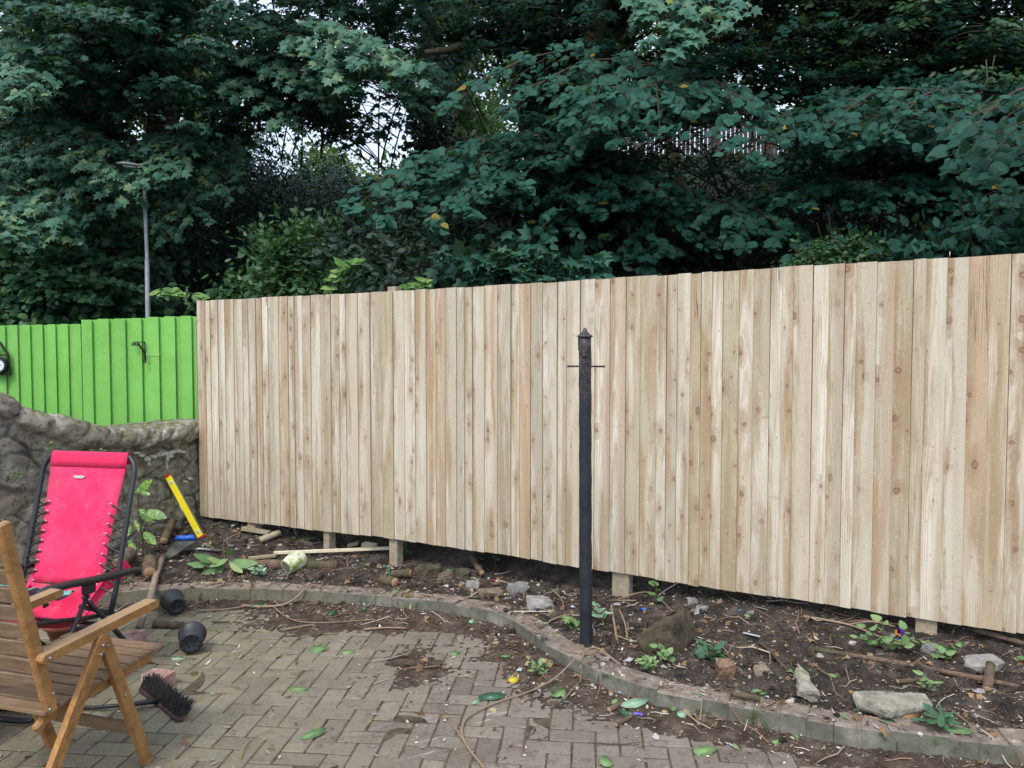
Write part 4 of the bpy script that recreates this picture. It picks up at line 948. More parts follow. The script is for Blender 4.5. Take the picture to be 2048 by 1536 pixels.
for (lab, base, st) in (('yellow green hazel shoot arching up behind the fence left of centre', (-1.85, 7.4), [(650, 620, 6.9), (662, 560, 6.85), (690, 525, 6.8), (712, 520, 6.8)]),
                        ('slender shoot of round leaves arching above the left fence corner', (-3.1, 7.9), [(420, 640, 7.4), (400, 590, 7.3), (350, 580, 7.2), (312, 580, 7.2)]),
                        ('pair of fresh shoots sticking up beside the tall fence post', (-1.2, 7.2), [(800, 610, 6.6), (815, 575, 6.6), (845, 562, 6.5), (858, 560, 6.5)])):
    b = Vector((*base, 0.3)); r = empty('hazel_shoot', b, lab, 'plant'); mb = MB(); pts = [b]+[at(*q) for q in st]; mb.tube(pts, [.008, .007, .006, .004, .002][:len(pts)], 5); mb.build('stem', TWIG, r)
    P = []; T = []; N = []
    for k in range(30):
        u = random.uniform(.05, 1)*(len(pts)-2)+1; i = min(int(u), len(pts)-2); q = pts[i].lerp(pts[i+1], u-i); sdv = random.choice((-1, 1))
        P.append(tuple(q)); T.append((sdv*.8+random.gauss(0, .4), random.gauss(-.2, .3), -.25+random.gauss(0, .3))); N.append((random.gauss(0, .3), -.5, .6))
    leaf_mesh('leaves', 'heart', P, T, N, rng.uniform(.06, .11, len(P)), rng.uniform(0, .9, len(P)), M_BRIGHT, r, tuple(b))
def shade_thicket():
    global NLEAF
    base = Vector((2.6, 12.5, gz(2.6, 12.5))); r = empty('holly_tree', base, 'added dark leaf thicket standing in for deep shade right of centre', 'tree'); trunk(r, [base, base+Vector((.2, 0, 1.5)), base+Vector((0, .2, 2.4))], [.1, .08, .04]); c = Crown()  # no real holly: dark leaf mass added to paint the shaded hollow
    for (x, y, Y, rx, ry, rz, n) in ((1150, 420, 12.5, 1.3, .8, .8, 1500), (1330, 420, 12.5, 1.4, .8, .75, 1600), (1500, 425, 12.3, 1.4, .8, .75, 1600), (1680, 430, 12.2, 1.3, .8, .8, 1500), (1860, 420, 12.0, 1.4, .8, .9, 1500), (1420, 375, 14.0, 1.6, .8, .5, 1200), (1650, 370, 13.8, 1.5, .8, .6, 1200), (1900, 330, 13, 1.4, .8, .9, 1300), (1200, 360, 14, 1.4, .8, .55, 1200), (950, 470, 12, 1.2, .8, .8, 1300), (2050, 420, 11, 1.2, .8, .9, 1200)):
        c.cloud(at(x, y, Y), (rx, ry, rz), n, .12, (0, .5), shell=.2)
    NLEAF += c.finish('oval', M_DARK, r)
shade_thicket()
# 8 trees far beyond the bank
def far_tree(x, Y, h, w, n, lab, size=.2, tint=(.1, .9), low=.22):
    global NLEAF
    X = (x-1024)/1538*Y; z0 = gz(X, Y); b = Vector((X, Y, z0)); r = empty('far_tree', b, lab, 'tree', 'trees beyond the bank'); trunk(r, [b, b+Vector((.1, 0, h*.5)), b+Vector((0, 0, h*.9))], [.2, .15, .04]); c = Crown()
    k = 7
    for i in range(k):
        f = i/(k-1); c.cloud((X+random.uniform(-.5, .5)*w*.5, Y+random.uniform(-.5, .5), z0+h*(low+(.92-low)*f)), (w*(.75-.4*f)*random.uniform(.8, 1.2), w*.6, h*.18*(1-low)), n//k, size, tint, shell=.1)
    P = np.concatenate(c.P); NLEAF += c.finish('far', M_FAR, r, wood=False)
far_tree(640, 27, 3.3, 1.9, 2200, 'thin backlit yellow green tree below the left sky gap')
far_tree(770, 31, 3.8, 1.8, 1500, 'rounded backlit tree between the two bright sky gaps')
far_tree(455, 34, 8.5, 2.2, 3400, 'tall dim tree left of the bright sky gap')
far_tree(905, 26, 9.0, 1.8, 5200, 'dark dense tree standing right of the bright sky gap', tint=(0, .2))
far_tree(980, 34, 8.5, 3, 4200, 'pale backlit tree showing between the centre trunks')
far_tree(700, 44, 7.6, 4.5, 2200, 'broad thin crowned tree furthest behind the sky gap', .28)
far_tree(930, 30, 11.0, 2.6, 5200, 'leafy distant tree showing left of the big trunk', .22, (.1, .7))
far_tree(1110, 40, 13.0, 4.0, 5200, 'high thin tree crown beyond the big centre trunk', .26, (.3, .9))
far_tree(1420, 38, 15, 4.5, 5200, 'broad yellow green tree behind the distant slat fence', .24, low=.58)
far_tree(1530, 29, 13.5, 3.6, 7000, 'tall thick distant tree crown behind the right boughs', .24, (0, .45), .55)
far_tree(1880, 27, 13.0, 4.0, 7500, 'tall distant tree crown at the top right corner', .24, (0, .4))
far_tree(1330, 33, 14.5, 3.4, 6500, 'tall distant tree crown right of the centre trunk', .24, (0, .6), .52)
far_tree(60, 26, 13.0, 4.2, 7500, 'tall distant tree crown at the top left corner', .24, (0, .4))
far_tree(330, 32, 15.0, 4.0, 7500, 'tall distant tree crown behind the left boughs', .24, (0, .5))
far_tree(1700, 32, 10.5, 4.5, 6500, 'tall distant tree behind the upper right boughs', .24, low=.5)
far_tree(200, 30, 10.5, 5.0, 7500, 'wide distant tree behind the large left sycamore', .24)
far_tree(1220, 30, 10.0, 2.8, 5200, 'narrow distant tree behind the leaning stem', .22, (0, .5), .5)
far_tree(400, 28, 9.5, 3.2, 5200, 'dim distant tree above the holly', .22, (0, .5))
# 9 ivy and seedlings over the bank
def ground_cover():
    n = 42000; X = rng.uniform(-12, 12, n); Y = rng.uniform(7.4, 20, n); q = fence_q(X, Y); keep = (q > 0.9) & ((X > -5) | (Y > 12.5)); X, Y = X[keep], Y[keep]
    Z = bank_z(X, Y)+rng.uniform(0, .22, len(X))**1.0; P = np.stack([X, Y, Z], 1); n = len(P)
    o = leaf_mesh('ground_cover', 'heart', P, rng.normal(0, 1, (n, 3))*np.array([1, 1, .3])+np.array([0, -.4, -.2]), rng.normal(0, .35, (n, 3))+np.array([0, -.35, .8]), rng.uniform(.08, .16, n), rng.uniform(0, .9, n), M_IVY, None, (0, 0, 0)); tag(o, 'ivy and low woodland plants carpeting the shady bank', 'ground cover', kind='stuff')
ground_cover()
# slat fence on top of the bank
def slat_fence():
    a, b = at(1225, 300, 18.2), at(1640, 290, 17.6); a.z = gz(a.x, a.y)+.1; r = empty('slat_fence', (a.x+1.5, a.y, a.z), 'far thin slatted fence on top of the bank with light between its slats', 'fence')
    mb = MB(); d = b-a; d.z = 0; L = d.length; d.normalize(); s = 0; n = Vector((d.y, -d.x, 0)); m = simple('dark_slat', (.05, .045, .04), (.03, .025, .02))
    while s < L:
        c = Vector((a.x, a.y, 0))+d*s; zt = at(1024+0, 222, c.y).z; zb = 5.2; mb.box((c.x, c.y, (zt+zb)/2), .076, .018, zt-zb, (d, n, Vector((0, 0, 1)))); s += .1+random.uniform(-.008, .008)
    mb.build('slats', m, r); mb = MB()
    for z in (6.1, 7.0): mb = MB(); mb.bar(Vector((a.x, a.y+.03, z)), Vector((b.x, b.y+.03, z)), .04, .03); mb.build('rail', m, r)
slat_fence()
# street lamp
def street_lamp():
    b = at(295.5, 660, 10.3); b.z = 0.0; g_ = simple('galvanised', (.42, .44, .45), (.26, .27, .28), rough=.5, metal=.3, scale=14, bump=.1)
    r = empty('street_lamp', b, 'grey galvanised street lamp column rising behind the green fence', 'street lamp'); mb = MB(); top = at(288, 345, 10.3); mb.tube([b, at(296, 640, 10.3), at(294.2, 520, 10.3), at(294.1, 516, 10.3), at(289.5, 395, 10.3), top], [.034, .032, .030, .025, .024, .022], 14); mb.build('column', g_, r)
    mb = MB(); e = at(262, 331, 10.1); mb.tube([top, top+Vector((-.03, -.05, .05)), e+Vector((.08, .05, .0))], .016, 8); mb.build('arm', g_, r)
    mb = MB(); hd = Vector((-1, -.35, .06)).normalized(); 
    prof = [(-.14, .02), (-.10, .05), (0, .075), (.10, .07), (.16, .035), (.175, .0)]
    n = 14; vs = []; x = hd.cross(Vector((0, 0, 1))).normalized(); y = x.cross(hd)
    for h, q in prof:
        for k in range(n):
            an = 2*math.pi*k/n; zz = math.sin(an); vs.append(e+hd*h+x*math.cos(an)*q+y*(zz*q*(.55 if zz > 0 else .22)))
    mb.add(vs, [(i*n+k, i*n+(k+1) % n, (i+1)*n+(k+1) % n, (i+1)*n+k) for i in range(len(prof)-1) for k in range(n)], None, True); mb.build('lamp_head', simple('lamp_grey', (.2, .21, .22), (.12, .12, .13), rough=.4), r)
    mb = MB(); mb.box(e+Vector((-.02, 0, -.02)), .15, .09, .014, (hd, x, y), .005); mb.build('lens', simple('lens', (.5, .55, .55), rough=.2, bump=0), r)
street_lamp()
print('leaves', NLEAF)
# ================================================================ OBJECTS
UP = Vector((0, 0, 1))
class Side:
    """a chair's own frame: u forward, w to the picture's right, z up"""
    def __init__(s, p0, F):
        s.o = Vector((p0[0], p0[1], 0)); s.F = Vector((F[0], F[1], 0)).normalized(); s.W = Vector((s.F.y, -s.F.x, 0))
        if s.W.x < 0: s.W = -s.W
    def P(s, u, w, z): return s.o+s.F*u+s.W*w+UP*z
    def px(s, x, y, w=0): return onplane(x, y, s.o+s.W*w, s.W)
# ---------------------------------------------------------------- wooden folding armchair
def armchair():
    C = Side((-1.575, 2.593), (0.28, 0.96)); root = empty('folding_armchair', C.P(.2, -.25, 0), 'weathered orange brown slatted wooden folding armchair in the left foreground', 'chair')
    g = G('teak', 0.62, 0.35); p = g.obj()
    a = g.noise(p, 11, 6, 0.7, 1.5); b = g.noise(p, 150, 6, 0.75, 1.2); t = g.sep(g.attr('tint')); nv = g.sep(g.n.new('ShaderNodeNewGeometry').outputs['Normal'])[2]
    c = g.ramp(a, [(0.3, (0.17, 0.078, 0.025)), (0.5, (0.36, 0.175, 0.05)), (0.7, (0.48, 0.26, 0.085))])
    c = g.mix(g.mr(b, .50, .68, 0, .8), c, (0.10, 0.05, 0.028)); c = g.mix(g.mr(nv, .5, .95, 0, .6), c, (0.36, 0.27, 0.17)); c = g.mix(g.mr(t[0], 0, 1, 0, .35), c, (0.22, 0.12, 0.06))
    c = g.mix(g.math('MULTIPLY', g.mr(g.noise(p, 6, 3), .62, .7), g.mr(nv, .8, .95)), c, (.5, .48, .45))
    g.bump(b, .5, .002); TEAK = g.col(c)
    g = G('teak_grey', 0.7, 0.3); p = g.obj(); x, y, z = g.sep(p)[0:3]
    f = g.noise(g.vm('MULTIPLY', p, (6, 30, 60)), 1, 6, .7, .6); c = g.ramp(f, [(.3, (.12, .075, .045)), (.55, (.20, .13, .078)), (.75, (.29, .215, .145))]); t = g.sep(g.attr('tint')); c = g.mix(g.mr(t[0], 0, 1, 0, .4), c, (.2, .12, .06))
    g.bump(f, .5, .002); TG = g.col(c)
    ST = simple('bolt_steel', (.5, .49, .45), (.3, .27, .24), rough=.35, metal=.9, scale=80, bump=0)
    W = 0.52
    def both(f, name, mat):
        for sgn, w0 in ((1, 0.0), (-1, -W)):
            mb = MB(); f(mb, w0, sgn); mb.build(name, mat, root)
    tt = lambda: (random.random(), random.random(), 0)
    # stiles (lean back), arms, crossing legs
    both(lambda mb, w0, s: mb.bar(C.P(-.145, w0-.035*s, 1.10), C.P(.022, w0-.035*s, .40), .046, .028, C.F, .006, tt()), 'stile', TEAK)
    def arm(mb, w0, s):
        a, b = C.P(-.035, w0-.018*s, .612), C.P(.50, w0-.018*s, .640); d = (b-a).normalized(); n = d.cross(C.W).normalized()
        if n.z < 0: n = -n
        out = []; L = (b-a).length
        for k in range(9): q = math.pi/2+math.pi*k/8; out.append((.016*math.cos(q)+.0, .026*math.sin(q)))
        # side outline of the arm, rounded both ends
        prof = [(u, z) for u, z in [(-.012, 0.0), (-.008, .010), (.0, .016), (L-.012, .016), (L-.003, .010), (L, 0), (L-.003, -.010), (L-.012, -.016), (.0, -.016), (-.008, -.010)]]
        V = [a+d*u+n*z+C.W*s*.028 for u, z in prof]; mb.prism(V, C.W*s, .056, tt())
    both(arm, 'armrest', TEAK)
    def leg(u0, z0, u1, z1, off):
        def f(mb, w0, s):
            a, b = C.P(u0, w0-off*s, z0), C.P(u1, w0-off*s, z1); d = (b-a).normalized(); m = C.W.cross(d).normalized(); h = .022; V = []
            for k in range(7): q = math.pi*k/6; V.append(a+m*h*math.cos(q)-d*h*math.sin(q)*.9)
            V += [b-m*h, b+m*h]; V = [v+C.W*s*.012 for v in V]; mb.prism(V, C.W*s, .024, tt())
        return f
    both(leg(.208, .592, -.145, 0.0, -.004), 'rear_leg', TEAK); both(leg(.243, .575, .452, 0.0, .020), 'front_leg', TEAK)
    both(lambda mb, w0, s: mb.bar(C.P(.0, w0-.062*s, .380), C.P(.515, w0-.050*s, .408), .042, .022, UP, .004, tt()), 'seat_rail', TEAK)
    # back slats between the stiles
    for k in range(9):
        z = .50+.066*k; u = -.145+(1.10-z)/.70*.167; mb = MB(); d = (C.P(-.145, 0, 1.10)-C.P(.022, 0, .40)).normalized()
        mb.box(C.P(u, -W/2, z+.01), W-.10, .058, .014, (C.W, d, C.W.cross(d)), .003, tt()); mb.build('back_slat', TG, root)
    mb = MB(); mb.box(C.P(-.142, -W/2, 1.085), W-.10, .05, .024, (C.W, UP, C.F), .005, tt()); mb.build('top_rail', TG, root)
    for k in range(9):
        u = -.015+.064*k; mb = MB(); mb.box(C.P(u+.028, -W/2, .412+.0+u*.055), W-.045 if k < 8 else W-.03, .058, .016, (C.W, C.F, UP), .003, tt()); mb.build('seat_slat', TG, root)
    mb = MB(); mb.bar(C.P(.385, -W+.03, .175), C.P(.395, -.02, .165), .045, .022, UP, .003, (.9, 0, 0)); mb.build('stretcher', TG, root)
    mb = MB(); mb.bar(C.P(-.05, -W+.03, .16), C.P(-.05, -.02, .16), .045, .022, UP, .003, (.9, 0, 0)); mb.build('stretcher', TG, root)
    both(lambda mb, w0, s: mb.bar(C.P(-.01, w0-.07*s, .345), C.P(.05, w0-.07*s, .385), .035, .03, UP, .01, tt()), 'hinge_block', TEAK)
    for (u, z, off) in ((-.018, .612, .012), (.203, .575, .018), (.192, .545, .018), (.248, .555, -.006), (.005, .42, -.02), (.33, .33, -.006), (.02, .47, -.02)):
        for s, w0 in ((1, 0.0), (-1, -W)):
            mb = MB(); c = C.P(u, w0+s*off, z); mb.lathe(c, C.W*s, [(0, .0065), (.0025, .0065), (.004, .004), (.0042, 0)], 10); mb.build('bolt', ST, root)
armchair()
# ---------------------------------------------------------------- recliner
def recliner():
    C = Side((-2.14, 3.41), (-0.2, -0.98)); root = empty('garden_recliner', C.P(-.3, -.27, 0), 'bright pink red mesh garden recliner with black tube frame near the stone wall', 'recliner')
    BLK = simple('black_tube', (.022, .025, .03), (.014, .016, .019), rough=.38, spec=.5, scale=30, bump=.05)
    PL = simple('black_plastic', (.018, .018, .02), (.03, .03, .03), rough=.45, scale=50, bump=.1)
    ST = simple('rivet_steel', (.6, .6, .6), rough=.3, metal=.9, bump=0)
    g = G('pink_sling', .8, .2); p = g.obj(); a = g.noise(p, 5, 5, .6); u = g.noise(p, 300, 2, .5)
    c = g.ramp(a, [(.3, (.60, .016, .075)), (.55, (.72, .03, .12)), (.8, (.80, .075, .19))]); c = g.mix(g.mr(g.noise(p, 9, 5, .7), .58, .72, 0, .4), c, (.85, .24, .22)); c = g.mix(g.mr(g.noise(p, 26, 5, .75), .56, .7, 0, .35), c, (.42, .02, .06)); c = g.mix(g.mr(g.noise(p, 7, 6, .7), .40, .70, 0, .3), c, (.84, .13, .23)); c = g.mix(g.mr(u, .4, .7, 0, .3), c, (.45, .01, .04)); g.bump(u, .3, .001); PINK = g.col(c); HEM = simple('hem_pink', (.68, .027, .10), (.60, .02, .085), rough=.85, scale=200, bump=.2, bd=.001)
    w = -.54
    U = lambda pts, ww: [C.P(a, ww, b) for a, b in pts]
    backR = [(-.452, .33), (-.49, .42), (-.545, .62), (-.60, .82), (-.655, 1.02)]
    top = C.P(-.672, -.0, 1.075)
    # back frame: one bent tube
    mb = MB(); R_ = U(backR, 0.012); Lf = U(backR, w-.012)
    cr = [C.P(-.668, -.002, 1.062), C.P(-.676, -.03, 1.092), C.P(-.68, -.07, 1.10)]; cl = [C.P(-.68, w+.07, 1.10), C.P(-.676, w+.03, 1.092), C.P(-.668, w+.002, 1.062)]
    mb.tube(R_+cr+cl+Lf[::-1], .0135, 10); mb.build('back_frame', BLK, root)
    # seat frame
    seat = [(-.50, .315), (-.30, .352), (-.08, .41), (.10, .445), (.17, .44)]
    mb = MB(); mb.tube(U(seat, -.01), .012, 8); mb.build('seat_frame', BLK, root); mb = MB(); mb.tube(U(seat, w+.01), .012, 8); mb.build('seat_frame', BLK, root)
    leg2 = [(.17, .44), (.26, .38), (.42, .22), (.50, .15)]
    mb = MB(); rl = U(leg2, -.015); ll = U(leg2, w+.015); mb.tube(rl+[C.P(.52, -.05, .14), C.P(.52, w+.05, .14)]+ll[::-1], .0135, 8); mb.build('footrest_frame', BLK, root)
    for ww, s in ((.028, 1), (w-.028, -1)):
        mb = MB(); mb.tube([C.P(-.285, ww, .475), C.P(-.115, ww, .25), C.P(.035, ww, .05)], .0115, 8); mb.build('front_leg', BLK, root)
        mb = MB(); mb.tube([C.P(-.27, ww-.01*s, .47), C.P(-.42, ww-.01*s, .30), C.P(-.60, ww-.01*s, .085), C.P(-.655, ww-.01*s, .03)], .0125, 8); mb.build('rear_leg', BLK, root)
        mb = MB(); mb.box(C.P(-.29, ww, .515), .07, .035, .07, (C.F, C.W, UP), .01); mb.build('lock', PL, root)
        # armrest: curved flat plastic
        mb = MB(); pts = [(-.65, .50, .012), (-.58, .515, .022), (-.45, .528, .027), (-.3, .548, .031), (-.16, .570, .033), (-.06, .580, .034), (.0, .574, .032), (.035, .555, .022)]
        V = []; n = 10
        for a, b, r in pts:
            for k in range(n):
                q = 2*math.pi*k/n; V.append(C.P(a, ww+.005*s+math.cos(q)*r, b+math.sin(q)*(.013 if math.sin(q) > 0 else .024)))
        mb.add(V, [(i*n+k, i*n+(k+1) % n, (i+1)*n+(k+1) % n, (i+1)*n+k) for i in range(len(pts)-1) for k in range(n)]+[tuple(range(n)), tuple(range(len(V)-n, len(V)))], None, True); mb.build('armrest', PL, root)
        mb = MB(); mb.bar(C.P(-.02, ww, .56), C.P(-.03, ww, .50), .03, .012, C.F, .004); mb.bar(C.P(-.25, ww-.02*s, .43), C.P(-.44, ww-.02*s, .335), .02, .012, UP, .003); mb.build('link', PL, root)
        for a, b in ((-.03, .52), (-.275, .455), (-.26, .40), (-.455, .34), (-.60, .50), (-.42, .30), (-.20, .355)):
            mb = MB(); mb.lathe(C.P(a, ww+s*.014, b), C.W*s, [(0, .006), (.003, .005), (.004, 0)], 8); mb.build('rivet', ST, root)
    mb = MB()
    ends = [C.P(.035, .028, .05), C.P(.06, .02, .02), C.P(.065, -.03, .014), C.P(.065, w+.03, .014), C.P(.06, w-.02, .02), C.P(.035, w-.028, .05)]; mb.tube(ends, .0125, 8); mb.build('foot_bar', BLK, root)
    mb = MB(); ends = [C.P(-.655, .018, .03), C.P(-.67, .0, .014), C.P(-.67, w, .014), C.P(-.655, w-.018, .03)]; mb.tube(ends, .0125, 8); mb.build('foot_bar', BLK, root)
    mb = MB(); mb.tube([C.P(-.19, .03, .345), C.P(-.38, .03, .30)], .008, 6); mb.tube([C.P(-.40, 0, .29), C.P(-.40, w, .29)], .009, 6); mb.build('cross_bar', BLK, root)
    # fabric: back, then sagging seat, then footrest
    def sheet(rows, wa, wb, nm, sag=.0, mat=PINK, th=.0016, nj=10, lab=None):
        mb = MB(); V = []; n = nj+1
        for (a, b, ia, ib, sg) in rows:
            for j in range(n):
                f = j/nj; s_ = math.sin(math.pi*f)*sg; wob = .006*nz(a*9, f*3, 2, 2); V.append(C.P(a-s_*.6+wob, (wa-ia)*(1-f)+(wb+ib)*f, b-s_))
        F_ = [(i*n+j, i*n+j+1, (i+1)*n+j+1, (i+1)*n+j) for i in range(len(rows)-1) for j in range(nj)]
        mb.add(V, F_, None, True); o = mb.build(nm, mat, root); m = o.modifiers.new('t', 'SOLIDIFY'); m.thickness = th; return o
    rows = []
    for k in range(15):
        f = k/14; b = 1.04-.585*f; a = -.452-(b-.33)/.69*.203+.008; ins = .040+.022*min(1, f*1.6)+.006*math.sin(k*2.2)*(f > .25); rows.append((a, b, ins, ins, .016*math.sin(math.pi*f)))
    sheet(rows, 0, w, 'back_sling', 0)
    sheet([(-.697, 1.05, .038, .038, 0), (-.695, 1.10, .038, .038, 0), (-.688, 1.1155, .038, .038, 0), (-.672, 1.1155, .038, .038, 0), (-.663, 1.102, .038, .038, 0), (-.655, 1.07, .038, .038, 0), (-.649, 1.035, .039, .039, .001)], .002, w-.002, 'hem_band', mat=HEM)
    for ww, s in ((0, 1), (w, -1)):
        mb = MB()
        for k in range(9):
            za = .855-.049*k; ua = -.452-(za-.33)/.69*.203; e = C.P(ua+.016, ww-s*.082, za); t_ = C.P(ua+.014, ww+s*.012, za-.045)
            mb.tube([e, e.lerp(t_, .5)+C.F*.004, t_, t_-C.F*.03], .0046, 5); mb.tube([C.P(ua-.01, ww+s*.01, za-.01), C.P(ua-.012, ww-s*.07, za-.042)], .0040, 5)
            m2 = MB(); m2.lathe(e+C.F*.002, C.F, [(0, .0065), (.003, .0055), (.003, .003)], 8); m2.build('eyelet', ST, root)
        mb.build('lacing', PL, root)
    sheet([(-.455, .46, .07, .07, .01), (-.47, .40, .07, .07, .03), (-.43, .34, .05, .05, .05), (-.33, .33, .03, .03, .07), (-.2, .37, .02, .02, .06), (-.05, .415, .015, .015, .04), (.08, .44, .015, .015, .03), (.17, .44, .015, .015, .02), (.27, .36, .03, .03, .02), (.4, .225, .03, .03, .02), (.48, .16, .03, .03, .01)], 0, w, 'seat_sling')
    for ww, s in ((-.01, 1), (w+.01, -1)):
        pts = [C.P(-.60, ww+.0*s, .56), C.P(-.63, ww+.02*s, .50), C.P(-.52, ww-.02*s, .44), C.P(-.44, ww-.05*s, .38), C.P(-.36, ww-.04*s, .34), C.P(-.40, ww-.06*s, .40), C.P(-.47, ww-.07*s, .46), C.P(-.53, ww-.03*s, .52)]
        mb = MB(); mb.prism(pts, C.W, .004); mb.build('side_flap', PINK, root)
    mb = MB(); q = C.P(-.632, -.31, .985)   # pale mark on the back
    mb.prism([q+C.W*(.034*math.cos(t))*(1+.2*math.sin(3*t))+UP*.011*math.sin(t)*(1+.3*math.cos(2*t)) for t in np.linspace(0, 6.0, 12)], Vector((0, -1, .1)), .001); o = mb.build('pale_patch', simple('pale_patch', (.75, .68, .68), bump=0), root)
    # turquoise cloth lying on the seat
    mb = MB(); n = 14; V = []
    for i in range(n):
        for j in range(n):
            a, b = i/(n-1), j/(n-1); u = -.30+.34*a; ww = -.06-.40*b
            zz = .47+.16*max(a-.15, 0)+.10*(a)*(b > .3)*math.sin(math.pi*b)*.6+.018*nz(a*5, b*5, 0, 1.7)+.012*math.sin(a*14+b*9)
            V.append(C.P(u, ww+.02*math.sin(a*7), zz-.06*math.sin(math.pi*(ww/w))*.9+.03))
    mb.add(V, [(i*n+j, i*n+j+1, (i+1)*n+j+1, (i+1)*n+j) for i in range(n-1) for j in range(n-1)], None, True)
    o = mb.build('cloth', simple('turquoise_cloth', (.20, .50, .47), (.10, .36, .34), rough=.85, scale=14, bump=.4)); tag(o, 'crumpled turquoise cloth lying on the red recliner seat', 'cloth'); m = o.modifiers.new('t', 'SOLIDIFY'); m.thickness = .003
recliner()
# ---------------------------------------------------------------- black iron post
def iron_post():
    b = onsoil(1172, 1284, 0); z0 = b.z; X, Y = b.x, b.y; tp = at(1170, 655, Y)
    root = empty('iron_post', b, 'slim old black iron post with a pointed cap and cross bar', 'post')
    g = G('old_iron', .5, .4); p = g.obj(); x, y, z = g.sep(p)[0:3]; a = g.noise(p, 25, 6, .7); c = g.ramp(g.noise(p, 9, 5, .65), [(.35, (.012, .014, .018)), (.6, (.022, .026, .034)), (.75, (.045, .045, .05))])
    H = tp.z-z0; rust = g.math('MULTIPLY', g.mr(g.math('ADD', z, g.math('MULTIPLY', a, .16)), H*.80, H*.86), g.mr(g.noise(p, 40, 5, .7), .46, .62)); c = g.mix(g.math('MULTIPLY', rust, .75), c, (.12, .08, .065)); c = g.mix(g.mr(g.noise(p, 60, 4, .7), .66, .72, 0, .6), c, (.15, .10, .08)); g.bump(a, .6, .004); m = g.col(c)
    r0 = 12.6/1538*Y; top = Vector((tp.x, tp.y, z0+H-.048)); mb = MB(); n = 26
    mb.tube([b+Vector((0, 0, -.15))]+[b.lerp(top, k/n)+Vector((.0015*math.sin(k*1.9), 0, 0)) for k in range(n+1)], [r0]*(n+2), 18, jit=.012); mb.build('shaft', m, root)
    mb = MB(); s_ = Y/1538*1.0; c = top+Vector((0, 0, -.004)); mb.lathe(c, UP, [(0, 13*s_), (.001, 15.5*s_), (.006, 15.8*s_), (.010, 14.5*s_), (.018, 9.5*s_), (.028, 6*s_), (.038, 4*s_), (.044, 3.6*s_), (.049, 2.2*s_), (.051, 0)], 20); mb.build('cap', m, root)
    mb = MB(); a = at(1136, 732.5, Y-.0); b2 = at(1208, 733, Y); mb.tube([a, a.lerp(b2, .5), b2], .0048, 8); 
    for q in (a, b2): mb.tube([q+Vector((-.004, 0, 0)), q+Vector((.004, 0, 0))], .0065, 8)
    mb.build('cross_bar', m, root)
    mb = MB(); q = at(1158, 690, Y-.01); mb.bar(q+Vector((0, 0, .045)), q+Vector((0, 0, -.028)), .010, .006, Vector((1, 0, 0)), .002); q = at(1168, 712, Y-r0); mb.lathe(q, Vector((0, -1, 0)), [(-.01, .012), (.004, .011), (.006, .006), (.006, 0)], 10); mb.build('old_fitting', m, root)
iron_post()
# ---------------------------------------------------------------- tools
def spirit_level():
    b = onsoil(404, 1076, .0); t = onplane(336, 950, WC+WN*.05, WN)
    if (t-b).length > .75: t = b+(t-b).normalized()*.62
    d = (t-b).normalized(); root = empty('spirit_level', b, 'yellow spirit level with red end caps leaning on the wall corner', 'spirit level')
    view = (CAMP-b).normalized(); n = (view-d*view.dot(d)).normalized(); sd = d.cross(n); 
    if sd.x < 0: sd = -sd
    n = (n*.86-sd*.5).normalized(); sd = (sd-n*sd.dot(n)-d*sd.dot(d)).normalized()      # turned so that the grey edge shows at the left
    L = (t-b).length; Yl = simple('level_yellow', (.80, .66, .008), (.72, .58, .005), rough=.4, scale=8, bump=.03); GR = simple('level_grey', (.14, .14, .145), (.09, .09, .095), rough=.5); RD = simple('level_red', (.55, .02, .03), rough=.5)
    mb = MB(); mb.box((b+t)/2, L-.03, .052, .024, (d, sd, n), .002); mb.build('body', Yl, root)
    mb = MB(); mb.box((b+t)/2-sd*.0275, L-.03, .003, .022, (d, sd, n)); mb.box((b+t)/2+sd*.0275, L-.03, .003, .022, (d, sd, n)); mb.build('edge_plate', GR, root)
    for q in (b+d*.007, t-d*.007): mb = MB(); mb.box(q, .018, .056, .027, (d, sd, n), .003); mb.build('end_cap', RD, root)
    vi = simple('vial', (.62, .75, .15), rough=.15, bump=0); bk = simple('vial_frame', (.7, .72, .68), rough=.4, bump=0)
    for f, w_ in ((.10, .018), (.88, .018)):
        c = b.lerp(t, f)+n*.0125; mb = MB(); mb.box(c, .03, .024, .003, (d, sd, n), .001); o = mb.build('vial_mount', bk, root); mb = MB(); mb.tube([c+n*.003-sd*.009, c+n*.003+sd*.009], .0045, 8); sub(mb, 'vial', vi, o)
    c = b.lerp(t, .5)-sd*.029; mb = MB(); mb.box(c, .05, .004, .024, (d, sd, n), .001); o = mb.build('vial_mount', bk, root); mb = MB(); mb.tube([c-sd*.003-d*.018, c-sd*.003+d*.018], .006, 8); sub(mb, 'vial', vi, o)
    root2 = None
spirit_level()
def hand_saw():
    b = onsoil(328, 1120, .004); nrm = Vector((.1, -.75, .65)).normalized(); q = lambda x, y: onplane(x, y, b, nrm)
    root = empty('hand_saw', b, 'hand saw with blue handle lying on the soil beside the wall', 'saw'); bl = simple('saw_blade', (.075, .08, .065), (.035, .038, .03), rough=.55, metal=.2, scale=12); bh = simple('saw_blue', (.012, .11, .52), (.01, .08, .4), rough=.45)
    mb = MB(); mb.prism([q(326, 1119), q(337, 1098), q(352, 1083), q(391, 1082), q(376, 1092), q(356, 1106), q(340, 1116)], nrm, .0015); mb.build('blade', bl, root)
    mb = MB(); pts = [q(352, 1079), q(360, 1076.5), q(372, 1077), q(384, 1075), q(389, 1079)]; mb.tube([p+nrm*.005 for p in pts], [.018, .021, .022, .022, .018], 10, flat=1); mb.build('handle', bh, root)
hand_saw()
